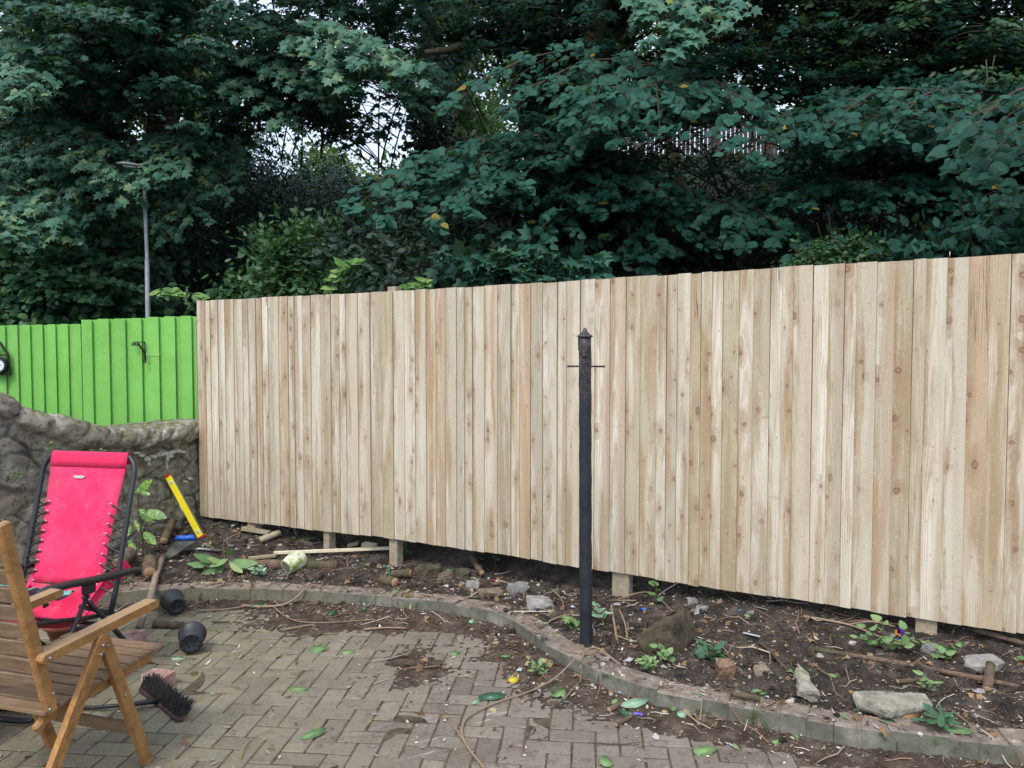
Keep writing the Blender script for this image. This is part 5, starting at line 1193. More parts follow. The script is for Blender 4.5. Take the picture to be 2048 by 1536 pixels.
def rod(name, label, cat, pts, r, mat, n=8, jit=0.0, group=None, ends=None, end_mat=None):
    mb = MB(); mb.tube(pts, r, n, jit=jit); o = mb.build(name, mat); tag(o, label, cat, group); return o
GALV = simple('dull_metal', (.30, .31, .30), (.16, .16, .15), rough=.45, metal=.6)
rod('metal_rod', 'thin grey metal rod lying on soil behind the cut laurel sprig', 'rod', [onsoil(361, 1104, .012), onsoil(400, 1103, .02), onsoil(442, 1105, .012)], .011, GALV)
OLDPOLE = old_wood('old_pole', (.30, .22, .16), (.14, .10, .075), (.42, .36, .30))
rod('wooden_pole', 'weathered round pole propped over the kerb behind the black pot', 'pole', [onsoil(326, 1120, .02), onsoil(312, 1160, .03), onz(296, 1212, .12), onz(278, 1256, .025)], .020, OLDPOLE, 10, .04)
def broom():
    a = onz(283, 1378, .012); b = onz(361, 1440, .012); d = (b-a).normalized(); n = Vector((-d.y, d.x, 0)); 
    if n.y < 0: n = -n
    root = empty('yard_brush', (a+b)/2, 'worn dark yard brush head with thin black handle lying on the paving', 'brush'); dk = simple('brush_dark', (.035, .028, .028), (.015, .012, .012), rough=.8, scale=60, bump=.6); rd = simple('brush_back', (.10, .05, .045), (.04, .025, .022), rough=.75, scale=40)
    mb = MB(); mb.bar(a, b, .022, .03, UP, .004); mb.build('back', rd, root)
    mb = MB(); L = (b-a).length
    for row in range(5):
        k = 0
        while k*.0125 < L-.01:
            p = a+d*(.006+k*.0125+row*.003)+n*(.008*row-.01)+UP*.008
            for _ in range(5):
                e = p+(UP*.062+n*.035+d*random.gauss(.0, .010)+n*random.gauss(0, .010))*random.uniform(.8, 1.05); mb.tube([p, p.lerp(e, .5)+n*.003, e], [.0022, .0018, .0010], 3, caps=False)
            k += 1
    mb.build('bristles', dk, root)
    mb = MB(); mb.tube([a.lerp(b, .5)+UP*.02-n*.01, a.lerp(b, .5)-n*.06+UP*.02+Vector((-.05, 0, 0)), onz(190, 1415, .016), onz(60, 1414, .016), onz(-40, 1414, .016)], [.016, .010, .009, .012, .013], 8); mb.build('handle', simple('black_handle', (.02, .02, .024), rough=.4), root)
broom()
rod('black_hose', 'thick black tube lying flat behind the wooden armchair legs', 'tube', [onz(-80, 1408, .02), onz(0, 1412, .02), onz(60, 1413, .02), onz(112, 1417, .02)], .019, simple('hose', (.015, .015, .018), rough=.4))
# ---------------------------------------------------------------- pots
def ring_pot(name, label, c, ax, r0, r1, h, mat, holes=8, hub=False, cat='plant pot'):
    """c: centre of base; ax: direction from base to rim; r0 base, r1 rim"""
    ax = Vector(ax).normalized(); root = empty(name, c, label, cat)
    mb = MB(); mb.lathe(c, ax, [(.004, 0), (.004, r0*.62), (0, r0*.70), (0, r0*.96), (.004, r0), (h*.86, r1*.96), (h*.865, r1*1.02), (h, r1*1.04), (h, r1*.97), (h*.86, r1*.90), (.012, r0*.93), (.010, 0)], 28); body = mb.build('body', mat, root)
    dk = simple(name+'_hole', (.004, .004, .004), bump=0); x = ax.orthogonal().normalized(); y = ax.cross(x)
    for k in range(holes):
        q = 2*math.pi*k/holes; p = c+(x*math.cos(q)+y*math.sin(q))*r0*.78-ax*.0006; mb = MB(); mb.lathe(p, -ax, [(0, .0), (0.0004, r0*.105), (.0007, r0*.10), (.0009, 0)], 8); mb.build('drain_hole', dk, root)
    if not hub:
        for k in range(5):
            q = 2*math.pi*k/5+.3; p = c+(x*math.cos(q)+y*math.sin(q))*r0*.40+ax*.003; mb = MB(); mb.lathe(p, -ax, [(0, .0), (0.0004, r0*.10), (.0007, r0*.095), (.0009, 0)], 8); mb.build('drain_hole', dk, root)
    else: mb = MB(); mb.lathe(c-ax*.001, -ax, [(0, r0*.30), (.004, r0*.28), (.004, r0*.2), (0, r0*.18)], 16); mb.build('hub', mat, root)
POTB = simple('black_pot', (.030, .033, .040), (.016, .017, .020), rough=.45, spec=.5, scale=10, bump=.1)
p = onz(355, 1232, .0); ring_pot('plant_pot', 'black plastic pot tipped over against the kerb, under the pole', Vector((p.x, p.y, .062)), (-.62, .78, .10), .052, .068, .125, POTB, 6, True)
p = onz(382, 1312, .0); ring_pot('plant_pot', 'black plastic pot with many drain holes lying alone on the paving', Vector((p.x, p.y, .068)), (-.30, .92, .14), .060, .072, .11, POTB, 10)
def white_pot():
    p = onsoil(572, 1150, .055); g = G('mossy_glaze', .6, .4); q = g.obj(); f = g.noise(q, 22, 5, .7); c = g.ramp(f, [(.42, (.62, .62, .52)), (.52, (.42, .46, .25)), (.62, (.17, .24, .06))]); c = g.mix(g.mr(g.noise(q, 14, 3), .66, .70), c, (.48, .13, .06)); g.bump(f, .4, .003); m = g.col(c)
    ax = Vector((.55, .68, .30)).normalized(); root = empty('ceramic_pot', p, 'small white ceramic pot with green moss lying on its side on soil', 'pot'); mb = MB(); mb.lathe(p, ax, [(0.012, 0), (.010, .04), (0, .045), (0, .052), (.01, .056), (.06, .066), (.11, .068), (.14, .058), (.155, .04), (.158, 0)], 24); mb.build('body', m, root)
    mb = MB(); mb.lathe(p-ax*.001, ax, [(.004, 0), (.004, .043)], 20); mb.build('base', simple('grey_base', (.22, .22, .19), (.14, .14, .12)), root)
white_pot()
# terracotta pot and plastic tub under the recliner
mb = MB(); p = onz(112, 1300, .0); mb.lathe(Vector((p.x, p.y+.1, 0)), UP, [(0, .0), (0, .07), (.10, .10), (.10, .112), (.135, .115), (.135, .10), (.11, .095), (.02, .06), (.02, 0)], 28); o = mb.build('terracotta_pot', simple('terracotta', (.36, .11, .06), (.24, .08, .05), rough=.8)); tag(o, 'terracotta flower pot standing under the front of the recliner', 'plant pot')
mb = MB(); p = onz(160, 1262, .0); ax = Vector((.8, -.3, .1)); mb.lathe(Vector((p.x-.06, p.y+.05, .065)), ax, [(0, 0), (0, .055), (.006, .06), (.12, .062), (.125, .05), (.13, .03), (.15, .03), (.152, 0)], 20); o = mb.build('paint_tub', simple('white_plastic', (.55, .55, .50), (.38, .38, .34), rough=.5, scale=9)); tag(o, 'dirty white plastic tub lying beneath the recliner', 'tub')
# ---------------------------------------------------------------- stones
import bmesh
def rock(name, label, cat, c, dims, seed, mat, rz=0.0, tilt=(0, 0), pts=None, rough=.03, group=None, cuts=12, sink=.25):
    rs = random.Random(seed); bm = bmesh.new()
    P = pts or [(rs.uniform(-1, 1)*.5, rs.uniform(-1, 1)*.5, rs.uniform(-1, 1)*.5) for _ in range(cuts)]+[(sx*.40*rs.uniform(.35, 1.15), sy*.40*rs.uniform(.35, 1.15), sz_*.40*rs.uniform(.4, 1.1)) for sx in (-1, 1) for sy in (-1, 1) for sz_ in (-1, 1)]
    for q in P: bm.verts.new(q)
    bmesh.ops.convex_hull(bm, input=bm.verts[:]); bmesh.ops.delete(bm, geom=[v for v in bm.verts if not v.link_faces], context='VERTS')
    bmesh.ops.bevel(bm, geom=bm.edges[:], offset=.02, segments=1, affect='EDGES', clamp_overlap=True)
    bmesh.ops.triangulate(bm, faces=bm.faces[:])
    for _ in range(3): bmesh.ops.subdivide_edges(bm, edges=[e for e in bm.edges if e.calc_length() > .08], cuts=1, use_grid_fill=False); bmesh.ops.triangulate(bm, faces=bm.faces[:])
    M = Matrix.Translation(c) @ Matrix.Rotation(rz, 4, 'Z') @ Matrix.Rotation(tilt[0], 4, 'X') @ Matrix.Rotation(tilt[1], 4, 'Y')
    zmin = min((M @ Vector((v.co.x*dims[0], v.co.y*dims[1], v.co.z*dims[2]))).z for v in bm.verts); zmax = max((M @ Vector((v.co.x*dims[0], v.co.y*dims[1], v.co.z*dims[2]))).z for v in bm.verts)
    lift = c[2]-(zmin+(zmax-zmin)*sink); md = max(dims); vs = []
    bm.normal_update()
    for v in bm.verts:
        w_ = M @ Vector((v.co.x*dims[0], v.co.y*dims[1], v.co.z*dims[2])); w_.z += lift; w_ += v.normal*md*rough*(fbm(w_.x, w_.y, w_.z, 3.5/md, 4)); vs.append(w_)
    bm.verts.ensure_lookup_table(); bm.verts.index_update(); mb = MB(); mb.add(vs, [tuple(v.index for v in f.verts) for f in bm.faces]); bm.free()
    o = mb.build(name, mat, shade=False); tag(o, label, cat, group); return o
def rockmat(name, c1, c2, moss=0.0, pale=0.0, sc=1.0):
    g = G(name, .9, .2); p = g.gen(); a = g.noise(p, 14*sc, 6, .7); b = g.noise(p, 90*sc, 5, .75); c = g.ramp(a, [(.3, c2), (.65, c1)]); c = g.mix(g.mr(b, .55, .72, 0, .5), c, tuple(min(1, q*1.9) for q in c1))
    c = g.mix(g.mr(b, .45, .33, 0, .6), c, tuple(q*.35 for q in c2))
    if moss: c = g.mix(g.math('MULTIPLY', g.mr(g.noise(p, 10*sc, 6, .75), .60-.18*moss, .70-.1*moss), .8), c, (.050, .060, .018))
    g.bump(g.math('ADD', a, b), .8, .006); return g.col(c)
RM = rockmat('mossy_rock', (.115, .092, .064), (.035, .029, .022), .45); RB = rockmat('brown_rock', (.25, .20, .15), (.11, .085, .06)); RG = rockmat('grey_rock', (.27, .27, .25), (.13, .13, .12), .15); RW = rockmat('pale_rock', (.36, .34, .32), (.12, .105, .10)); RS = rockmat('slab_rock', (.36, .34, .28), (.20, .18, .14), .25)
# big mossy boulder, built facet by facet from its outline
pb = onsoil(1330, 1306, 0)
def bp(x, y, dy): q = at(x, y, pb.y+dy); return q
def hull_rock(name, label, pts, mat, rough=.02):
    c = sum(pts, Vector())/len(pts); P = [tuple(p-c) for p in pts]; md = max((p-c).length for p in pts)*2
    P = [tuple(Vector(q)/md) for q in P]; o = None
    rs = random.Random(3); bm = bmesh.new()
    for q in P: bm.verts.new(q)
    bmesh.ops.convex_hull(bm, input=bm.verts[:]); bmesh.ops.delete(bm, geom=[v for v in bm.verts if not v.link_faces], context='VERTS')
    bmesh.ops.bevel(bm, geom=bm.edges[:], offset=.018, segments=1, affect='EDGES', clamp_overlap=True); bmesh.ops.triangulate(bm, faces=bm.faces[:])
    for _ in range(4): bmesh.ops.subdivide_edges(bm, edges=[e for e in bm.edges if e.calc_length() > .06], cuts=1); bmesh.ops.triangulate(bm, faces=bm.faces[:])
    bm.normal_update(); vs = [v.co*md+c+v.normal*md*rough*fbm(v.co.x*3, v.co.y*3, v.co.z*3, 2, 4) for v in bm.verts]; bm.verts.index_update(); mb = MB(); mb.add(vs, [tuple(v.index for v in f.verts) for f in bm.faces]); bm.free(); o = mb.build(name, mat, shade=False); tag(o, label, 'rock'); return o
hull_rock('boulder', 'large dark mossy angular rock on the soil right of the iron post', [bp(1266, 1274, .02), bp(1288, 1306, .0), bp(1342, 1317, -.04), bp(1372, 1310, .02), bp(1395, 1278, .14), bp(1394, 1262, .18), bp(1374, 1213, .20), bp(1350, 1236, -.04), bp(1310, 1246, .02), bp(1368, 1290, .0), bp(1290, 1290, .2)], RM)
def rk(x, y, w, d, h, lab, mat, seed, rz=0, tilt=(0, 0), name='stone', cat='stone', sink=.38, rough=.05): c = onsoil(x, y, 0); return rock(name, lab, cat, c, (w, d, h), seed, mat, rz, tilt, sink=sink, rough=rough)
pb = onsoil(1780, 1436, .0)
hull_rock('stone_slab', 'broad flat pale topped slab of stone resting at the kerb', [bp(1703, 1384, .12), bp(1740, 1382, .20), bp(1800, 1386, .22), bp(1848, 1386, .20), bp(1869, 1408, .10), bp(1866, 1420, .09), bp(1782, 1416, -.03), bp(1779, 1437, -.02), bp(1716, 1402, .07), bp(1712, 1414, .07), bp(1800, 1434, .0), bp(1740, 1440, .16)], RS)
rk(1035, 1182, .15, .13, .10, 'angular grey green stone left of the iron post', RG, 8, .4, (.2, 0))
rk(1082, 1212, .19, .12, .09, 'speckled white and pink stone just left of the iron post', RW, 11, .3, (.25, 0))
rk(978, 1188, .19, .14, .07, 'flat dull brown stone behind the kerb near the red scrap', RB, 14, .2)
rk(945, 1174, .10, .09, .07, 'small stone with a pale glittering face behind the kerb', RW, 17)
rk(925, 1150, .12, .10, .10, 'mossy dark stone below the fence left of the iron post', RM, 19)
rk(1962, 1336, .22, .14, .10, 'rounded white speckled stone under the right end of fence', RW, 23, 0, (0, 0), rough=.02)
rk(1522, 1346, .10, .09, .07, 'small smooth grey stone beside the rotten stump', RB, 29)
rk(1605, 1372, .09, .26, .08, 'long narrow buff stone standing on edge near the stump', RS, 31, -.15, (.12, 0))
rk(1866, 1304, .12, .09, .07, 'greenish chalky stone against the right fence post foot', RG, 37)
rk(888, 1155, .14, .12, .10, 'reddish brown lump of stone beside the leaning cut branch', RB, 41)
rk(860, 1152, .22, .16, .13, 'earthy clod shaped brown stone behind the sawn log', RM, 43)
rk(465, 1040, .07, .06, .05, 'small pale stone under the left end of the board fence', RG, 47)
rk(288, 1172, .15, .07, .05, 'thin flat stone lying on the kerb behind the recliner', RB, 53, .1)
rk(388, 1135, .06, .05, .04, 'little white stone beside the laurel sprig', RW, 59)
rk(1400, 1222, .10, .08, .06, 'pale rubble lump just behind the mossy boulder', RW, 61)
rk(1386, 1205, .07, .06, .05, 'small whitish stone up slope of the mossy boulder', RW, 67)
rk(1500, 1228, .05, .03, .03, 'tiny grey stone on the bare soil at centre right', RG, 71)
# bricks
BR = rockmat('old_brick', (.36, .12, .085), (.20, .07, .05), 0, 0, 1.2); BW = rockmat('whitened_brick', (.44, .34, .31), (.30, .10, .075), 0, 0, 1.3)
c = onz(318, 1384, 0); rock('brick', 'broken red brick lying behind the yard brush', 'brick', (c.x-.03, c.y+.06, 0), (.13, .09, .07), 77, BW, -.25, sink=.0, pts=[(a*.5, b*.5, q*.5) for a in (-1, 1) for b in (-1, 1) for q in (-1, 1)], rough=.018)
c = onz(262, 1300, 0); rock('brick', 'rounded chunk of red and white brick near the recliner foot', 'brick', (c.x, c.y+.03, 0), (.14, .13, .12), 79, BW, .4, sink=.02, rough=.03)
rk(1088, 1290, .05, .03, .085, 'splintered grey bark chip propped against the kerb bend', old_wood('bark_grey', (.22, .2, .16), (.1, .09, .07), (.3, .28, .24)), 83, .3, name='bark_chip', cat='bark', sink=.05)
# ---------------------------------------------------------------- timber and branches
LATH = old_wood('fresh_lath', (.70, .62, .44), (.56, .46, .30), (.76, .70, .54)); OFF = old_wood('offcut_wood', (.34, .29, .19), (.2, .16, .1), (.42, .38, .28)); LOGM = bark('log_bark', (.20, .135, .10), (.07, .045, .033)); CUT = simple('cut_wood', (.42, .27, .15), (.28, .17, .09), rough=.85, scale=60)
def bar_thing(name, lab, cat, a, b, w, t, mat, side=UP):
    mb = MB(); mb.bar(a, b, w, t, side, .0015); o = mb.build(name, mat); tag(o, lab, cat); return o
bar_thing('timber_lath', 'long fresh pale strip of timber lying across the soil', 'timber', onsoil(548, 1115, .035), onsoil(792, 1109, .05), .022, .020, LATH)
bar_thing('board_offcut', 'grey green board offcut under the fence foot at left', 'timber', onsoil(486, 1064, .03), onsoil(540, 1073, .03), .028, .05, OFF)
bar_thing('board_offcut', 'thin grey green strip lying left of the fresh lath', 'timber', onsoil(497, 1122, .02), onsoil(552, 1117, .025), .02, .03, OFF)
bar_thing('timber_block', 'small pale sawn block above the lath, right one of two', 'timber', onsoil(727, 1098, .03), onsoil(750, 1102, .03), .045, .06, LATH)
bar_thing('timber_block', 'thin sawn offcut above the lath, left one of two', 'timber', onsoil(697, 1097, .025), onsoil(716, 1094, .03), .022, .05, OFF)
def log(lab, a, b, r, name='log', cat='log', mat=None, bend=.0, cut=True):
    a = Vector(a); b = Vector(b); root = empty(name, (a+b)/2, lab, cat); m = (a+b)/2+UP*bend
    pts = [a.lerp(m, k/4) for k in range(4)]+[m.lerp(b, k/4) for k in range(5)]; mb = MB(); mb.tube(pts, [r*(1+.12*math.sin(k*2.1+r*90)) for k in range(9)], 12, jit=.07); mb.build('bark', mat or LOGM, root)
    if cut:
        for e, d in ((a, a-b), (b, b-a)):
            d = d.normalized(); mb = MB(); mb.lathe(e+d*.0005, d, [(0, r*.93), (.0015, r*.9), (.002, 0)], 12); mb.build('cut_end', CUT, root)
log('long reddish barked log lying on soil below the pale lath', onsoil(497, 1137, .03), onsoil(672, 1140, .035), .036)
log('short sawn log with orange cut face beside the kerb', onsoil(764, 1166, .03), onsoil(790, 1172, .025), .032)
log('grey barked log piece behind the short sawn log', onsoil(786, 1158, .035), onsoil(822, 1157, .035), .028)
log('thick cut branch leaning down from the fence bottom', onsoil(941, 1112, .06), onsoil(964, 1158, .04), .020)
log('knobbly stump end beside the recliner behind the kerb', onsoil(238, 1142, .05), onsoil(262, 1126, .07), .055)
log('sawn round of a stump next to the spotted laurel', onsoil(300, 1160, .05), onsoil(300, 1140, .07), .045)
log('cut root sloping up the soil beside the wall', onsoil(328, 1092, .04), onsoil(346, 1064, .08), .03)
log('flaking stick lying on the paving against the right kerb', onz(1392, 1438, .02), onz(1432, 1452, .02), .020)
log('smooth stick lying along the top of the kerb', onz(1464, 1386, .125), onz(1520, 1398, .125), .013, cut=False)
log('stick with red cut end above the flat slab', onsoil(1795, 1372, .02), onsoil(1848, 1370, .025), .011)
log('short peeled stick under the big green leaf', onz(1218, 1420, .02), onz(1248, 1404, .022), .013)
log('reddish twig crossing the big green leaf at the kerb', onz(1232, 1450, .015), onz(1278, 1424, .02), .009)
log('dark flaking stick behind the lone black pot', onz(308, 1250, .015), onz(366, 1250, .018), .022, cut=False)
log('buried branch stub poking up at the far right', onsoil(1975, 1380, .0), onsoil(1980, 1350, .05), .022)
log('grey branch resting under the fence at far right', onsoil(1946, 1278, .05), onsoil(2060, 1306, .04), .012, cut=False)
log('short log lying under the fence by the old offcut', onsoil(520, 1088, .03), onsoil(560, 1075, .04), .026, mat=OFF)
log('long half buried root crossing the soil at right', onsoil(1620, 1298, .002), onsoil(2040, 1372, -.004), .012, cut=False, bend=.01)
rk(1448, 1352, .11, .09, .13, 'rotten splintered stump remnant near the kerb', old_wood('rot', (.20, .12, .075), (.07, .045, .03), (.34, .24, .15)), 91, .2, (.1, .1), 'tree_stump', 'stump', sink=.2, rough=.06)
TW1 = simple('twig_pale', (.30, .22, .155), (.2, .14, .09), scale=60); TW2 = simple('twig_dark', (.10, .07, .05), (.05, .035, .025), scale=60)
def twig(lab, pl, r, mat=TW1, cat='twig', name='twig'):
    pts = []
    for q in pl: z = q[2] if len(q) > 2 else .01; p = onsoil(q[0], q[1], z); pts.append(p)
    P = smooth_poly(pts, 2); mb = MB(); mb.tube(P, [r*(1-.5*i/len(P)) for i in range(len(P))], 6, jit=.06); o = mb.build(name, mat); tag(o, lab, cat); return o
twig('long thin curving stem arching from paving up over the kerb', [(968, 1540), (935, 1500), (922, 1470), (928, 1445), (948, 1428), (1000, 1405), (1060, 1388), (1120, 1364, .03), (1180, 1350, .12), (1240, 1340, .03)], .006)
twig('short straight stem beside the curving one at the bottom', [(905, 1452), (930, 1490), (955, 1525)], .005)
twig('pale looping root on top of the kerb near the post', [(1160, 1345, .03), (1165, 1318, .04), (1190, 1308, .02), (1215, 1318, .02), (1240, 1335, .01)], .004)
twig('thin green runner stem trailing on the left paving', [(480, 1520), (492, 1490), (510, 1472), (545, 1462)], .003, simple('green_stem', (.28, .30, .12)))
twig('pair of peeled forked branches in front of the far kerb', [(484, 1214), (530, 1218), (580, 1212), (622, 1196, .05)], .010)
twig('long thin dark stem lying across the upper paving', [(545, 1215), (580, 1245), (640, 1250), (750, 1242)], .004)
twig('brown stick lying behind the left leaves', [(400, 1224), (450, 1222), (500, 1214)], .007, TW1)
twig('brown bent stick lying on the upper paving', [(728, 1262), (770, 1258), (812, 1260)], .007)
twig('curved brown stick left of the long thin stem', [(570, 1262), (600, 1256), (630, 1252)], .006)
twig('short dark stick on paving near the second pot', [(425, 1247), (460, 1247)], .007, TW2)
twig('upright dark bare stem against the left fence boards', [(478, 1078), (488, 1050, .06), (495, 1030, .14), (492, 1012, .20)], .008, TW2)
twig('light branch spreading over soil towards the flowers', [(1607, 1236), (1660, 1245), (1705, 1254), (1760, 1278), (1800, 1294)], .008)
twig('thin fork of the light branch reaching the flowers', [(1700, 1252), (1740, 1256, .04), (1790, 1268, .04)], .005)
twig('dark root running down the soil behind the boulder', [(1520, 1290), (1545, 1310), (1560, 1330), (1578, 1345)], .010, TW2)
twig('bent twig in front of the speckled stone', [(1104, 1188, .03), (1126, 1205, .02), (1130, 1240)], .005)
twig('pale twig leading up to the iron post foot', [(1100, 1245), (1125, 1234), (1160, 1232)], .006)
twig('broken pale branch cluster beside the mossy boulder', [(1235, 1290), (1228, 1262, .05), (1222, 1240, .09)], .008)
twig('forked pale twig between post and boulder', [(1255, 1280), (1250, 1262, .05), (1238, 1246, .08)], .006)
twig('thin wiry stem trailing behind the boulder', [(1232, 1204), (1290, 1196, .05), (1318, 1205, .03), (1345, 1226)], .004)
twig('brown twig lying across the wall foot and laurel', [(258, 1185), (280, 1170), (300, 1156, .02)], .006)
twig('small curved cane stump by the laurel sprig', [(446, 1108, .05), (450, 1125, .03), (447, 1140)], .008, TW2)
# ---------------------------------------------------------------- fresh leaves and small plants
LG = leafmat('fallen_leaf', [(0, (.10, .20, .07)), (.5, (.17, .29, .11)), (1, (.30, .40, .15))], .5, .4, .15)
LP = leafmat('pale_underside', [(0, (.26, .42, .27)), (1, (.36, .52, .34))], .55, .3, .15)
LY = leafmat('yellow_leaf', [(0, (.62, .48, .03)), (1, (.7, .55, .05))], .5, .3, .2)
LD = leafmat('dark_laurel', [(0, (.025, .09, .045)), (1, (.05, .15, .07))], .3, .6, .08)
LB = leafmat('brown_leaf', [(0, (.30, .15, .06)), (1, (.42, .26, .13))], .7, .2, .1)
def spotmat():
    m = leafmat('spotted_laurel', [(0, (.06, .18, .04)), (1, (.12, .29, .06))], .3, .6, .25); n = m.node_tree.nodes; l = m.node_tree.links; b = n['Principled BSDF']; src = b.inputs['Base Color'].links[0].from_socket
    v = n.new('ShaderNodeTexNoise'); v.inputs['Scale'].default_value = 75; v.inputs['Detail'].default_value = 3; ge = n.new('ShaderNodeNewGeometry'); l.new(ge.outputs['Position'], v.inputs['Vector']); r = n.new('ShaderNodeMapRange'); r.inputs[1].default_value = .52; r.inputs[2].default_value = .60; l.new(v.outputs['Fac'], r.inputs[0])
    x = n.new('ShaderNodeMix'); x.data_type = 'RGBA'; l.new(r.outputs[0], x.inputs[0]); l.new(src, x.inputs[6]); x.inputs[7].default_value = (.42, .50, .10, 1); l.new(x.outputs[2], b.inputs['Base Color']); return m
SPOT = spotmat()
HOLLYOUT = None
def leaf_outline(kind):
    if kind == 'lance': return [(0, 0), (.10, .10), (.17, .3), (.19, .5), (.13, .78), (0, 1)]
    if kind == 'holly_spiny': return [(0, 0), (.12, .08), (.26, .14), (.17, .28), (.33, .38), (.19, .52), (.28, .66), (.14, .78), (.10, .9), (0, 1.05)]
    if kind == 'round': return [(0, 0), (.22, .08), (.36, .3), (.34, .6), (.16, .88), (0, 1)]
    return LEAFT[kind][0]
for k in ('lance', 'holly_spiny', 'round'): LEAFT[k] = (leaf_outline(k), .18)
def leaf_thing(x, y, ang, size, kind, mat, lab, lift=.008, pitch=0.15, name='fallen_leaf', cat='leaf', hang=None):
    p = onsoil(x, y, lift) if hang is None else hang
    T = np.array([[math.cos(ang), math.sin(ang), pitch]]); N = np.array([[.1, -.35, .9]])
    P = np.array([tuple(p)])-T*size*.5
    P[:, 2] = np.maximum(P[:, 2], p[2]); o = leaf_mesh(name, kind, P, T, N, [size], np.array([random.uniform(.2, .9)]), mat, None, tuple(p)); tag(o, lab, cat); m = o.modifiers.new('t', 'SOLIDIFY'); m.thickness = .0008; return o
for a in [(640, 1302, .1, .10, 'maple', LG, 'ragged green leaf on the upper middle paving, left of two'), (697, 1306, .5, .075, 'round', LG, 'green leaf on the upper middle paving, right of two'),
          (598, 1381, -.05, .095, 'lance', LG, 'narrow green leaf at the corner of the dark dirt patch'), (628, 1472, .6, .12, 'lance', LG, 'curled long pale green leaf alone on the lower paving'),
          (985, 1398, -.1, .14, 'lance', LD, 'long dark green leaf touching the curving stem'), (955, 1404, .9, .08, 'lance', LP, 'pale green leaf leaning on the dark one at the stem'),
          (1128, 1384, 1.3, .12, 'maple', LG, 'large toothed green leaf under the curving stem'), (1270, 1412, .2, .14, 'lance', LP, 'large pale serrated leaf lying against the kerb bend'),
          (1262, 1428, -.5, .12, 'lance', LD, 'dark glossy leaf tucked under the large pale leaf'), (1410, 1506, .1, .10, 'holly_spiny', LG, 'spiny holly leaf on the lower right paving'),
          (1212, 1527, 1.6, .075, 'round', LG, 'green round leaf at the bottom edge of the paving'), (1028, 1362, .4, .06, 'round', LY, 'single bright yellow leaf on the dirty paving'),
          (1154, 1240, .9, .0, 'round', LG, None), (948, 1242, 1.1, .11, 'lance', LP, 'pale green leaf standing against the kerb left of its bend'), (912, 1309, .2, .06, 'maple', LG, 'small star shaped green leaf right of the middle paving'),
          (1012, 1315, -.1, .06, 'lance', LG, 'yellow green leaf in the dirt inside the kerb bend'), (1556, 1486, .3, .06, 'holly_spiny', LG, 'small bright leaf on paving below the right kerb'),
          (356, 1318, .1, .07, 'round', LP, 'round pale green leaf beside the black pot with holes'), (500, 1212, .4, .10, 'round', LD, 'dark green leaf before the far kerb, leftmost'), (518, 1212, .7, .12, 'lance', LD, 'dark green leaf before the far kerb, pointing right'),
          (728, 1218, 1.9, .09, 'lance', LD, 'dark leaf resting on the dirt by the far kerb'), (666, 1228, 1.2, .10, 'lance', LD, 'upright dark leaf in front of the far kerb'), (740, 1128, 1.1, .10, 'lance', SPOT, 'spotted leaf on the soil under the right end of the lath'),
          (620, 1078, .3, .11, 'maple', LG, 'green torn leaf on the soil above the lath, right one'), (592, 1074, .9, .08, 'round', LG, 'green torn leaf on the soil above the lath, left one'), (1730, 1421, -.1, .08, 'holly_spiny', LG, 'bright holly leaf on the kerb edge by the slab'),
          (1822, 1434, .1, .09, 'maple', LB, 'orange brown dry leaf in front of the slab'), (1915, 1465, -.5, .12, 'lance', LG, 'yellow green curled leaf lying over the right kerb'), (1920, 1292, .8, .075, 'holly_spiny', LG, 'holly leaf on the dark soil near the right post'),
          (1785, 1446, -.5, .11, 'lance', LD, 'dark olive leaf hanging over the kerb below the slab'), (1582, 1342, 1.2, .07, 'round', LG, 'green leaf beside the long narrow stone'), (470, 1048, 1.5, .12, 'lance', LP, 'pale leaf hanging at the fence bottom on the left'),
          (1530, 1388, .3, .06, 'lance', LG, 'bright green leaf on soil above the kerb stick'), (1365, 1432, .2, .05, 'round', LP, 'chalky green leaf on the paving under the kerb'), (440, 1262, -.8, .05, 'lance', LG, 'tiny yellow green leaf right of the tipped pot')]:
    if a[6]: leaf_thing(*a)
def sprig(name, lab, base, stems, mat, kind, size, cat='plant', npl=6, stemr=.004, spread=.9, up=.35):
    root = empty(name, base, lab, cat); P = []; T = []; N = []; mb = MB()
    for st in stems:
        pts = [base]+[Vector(q) for q in st]; mb.tube(pts, [stemr*(1-.6*i/len(pts)) for i in range(len(pts))], 5)
        for k in range(npl):
            u = (k+1)/npl*(len(pts)-1); i = min(int(u-1e-6), len(pts)-2); q = pts[i].lerp(pts[i+1], u-i); a = k*2.4+random.random(); d = (pts[-1]-pts[0]).normalized()
            P.append(tuple(q)); T.append((math.cos(a)*spread+d.x, math.sin(a)*spread+d.y, up*random.uniform(-.6, 1)+d.z*.3)); N.append((random.gauss(0, .25), -.25+random.gauss(0, .25), .8))
    mb.build('stem', TW2 if mat is not SPOT else simple('green_cane', (.06, .09, .03)), root)
    leaf_mesh('leaves', kind, P, T, N, size*rng.uniform(.65, 1.1, len(P)), rng.uniform(.1, .9, len(P)), mat, root, tuple(base))
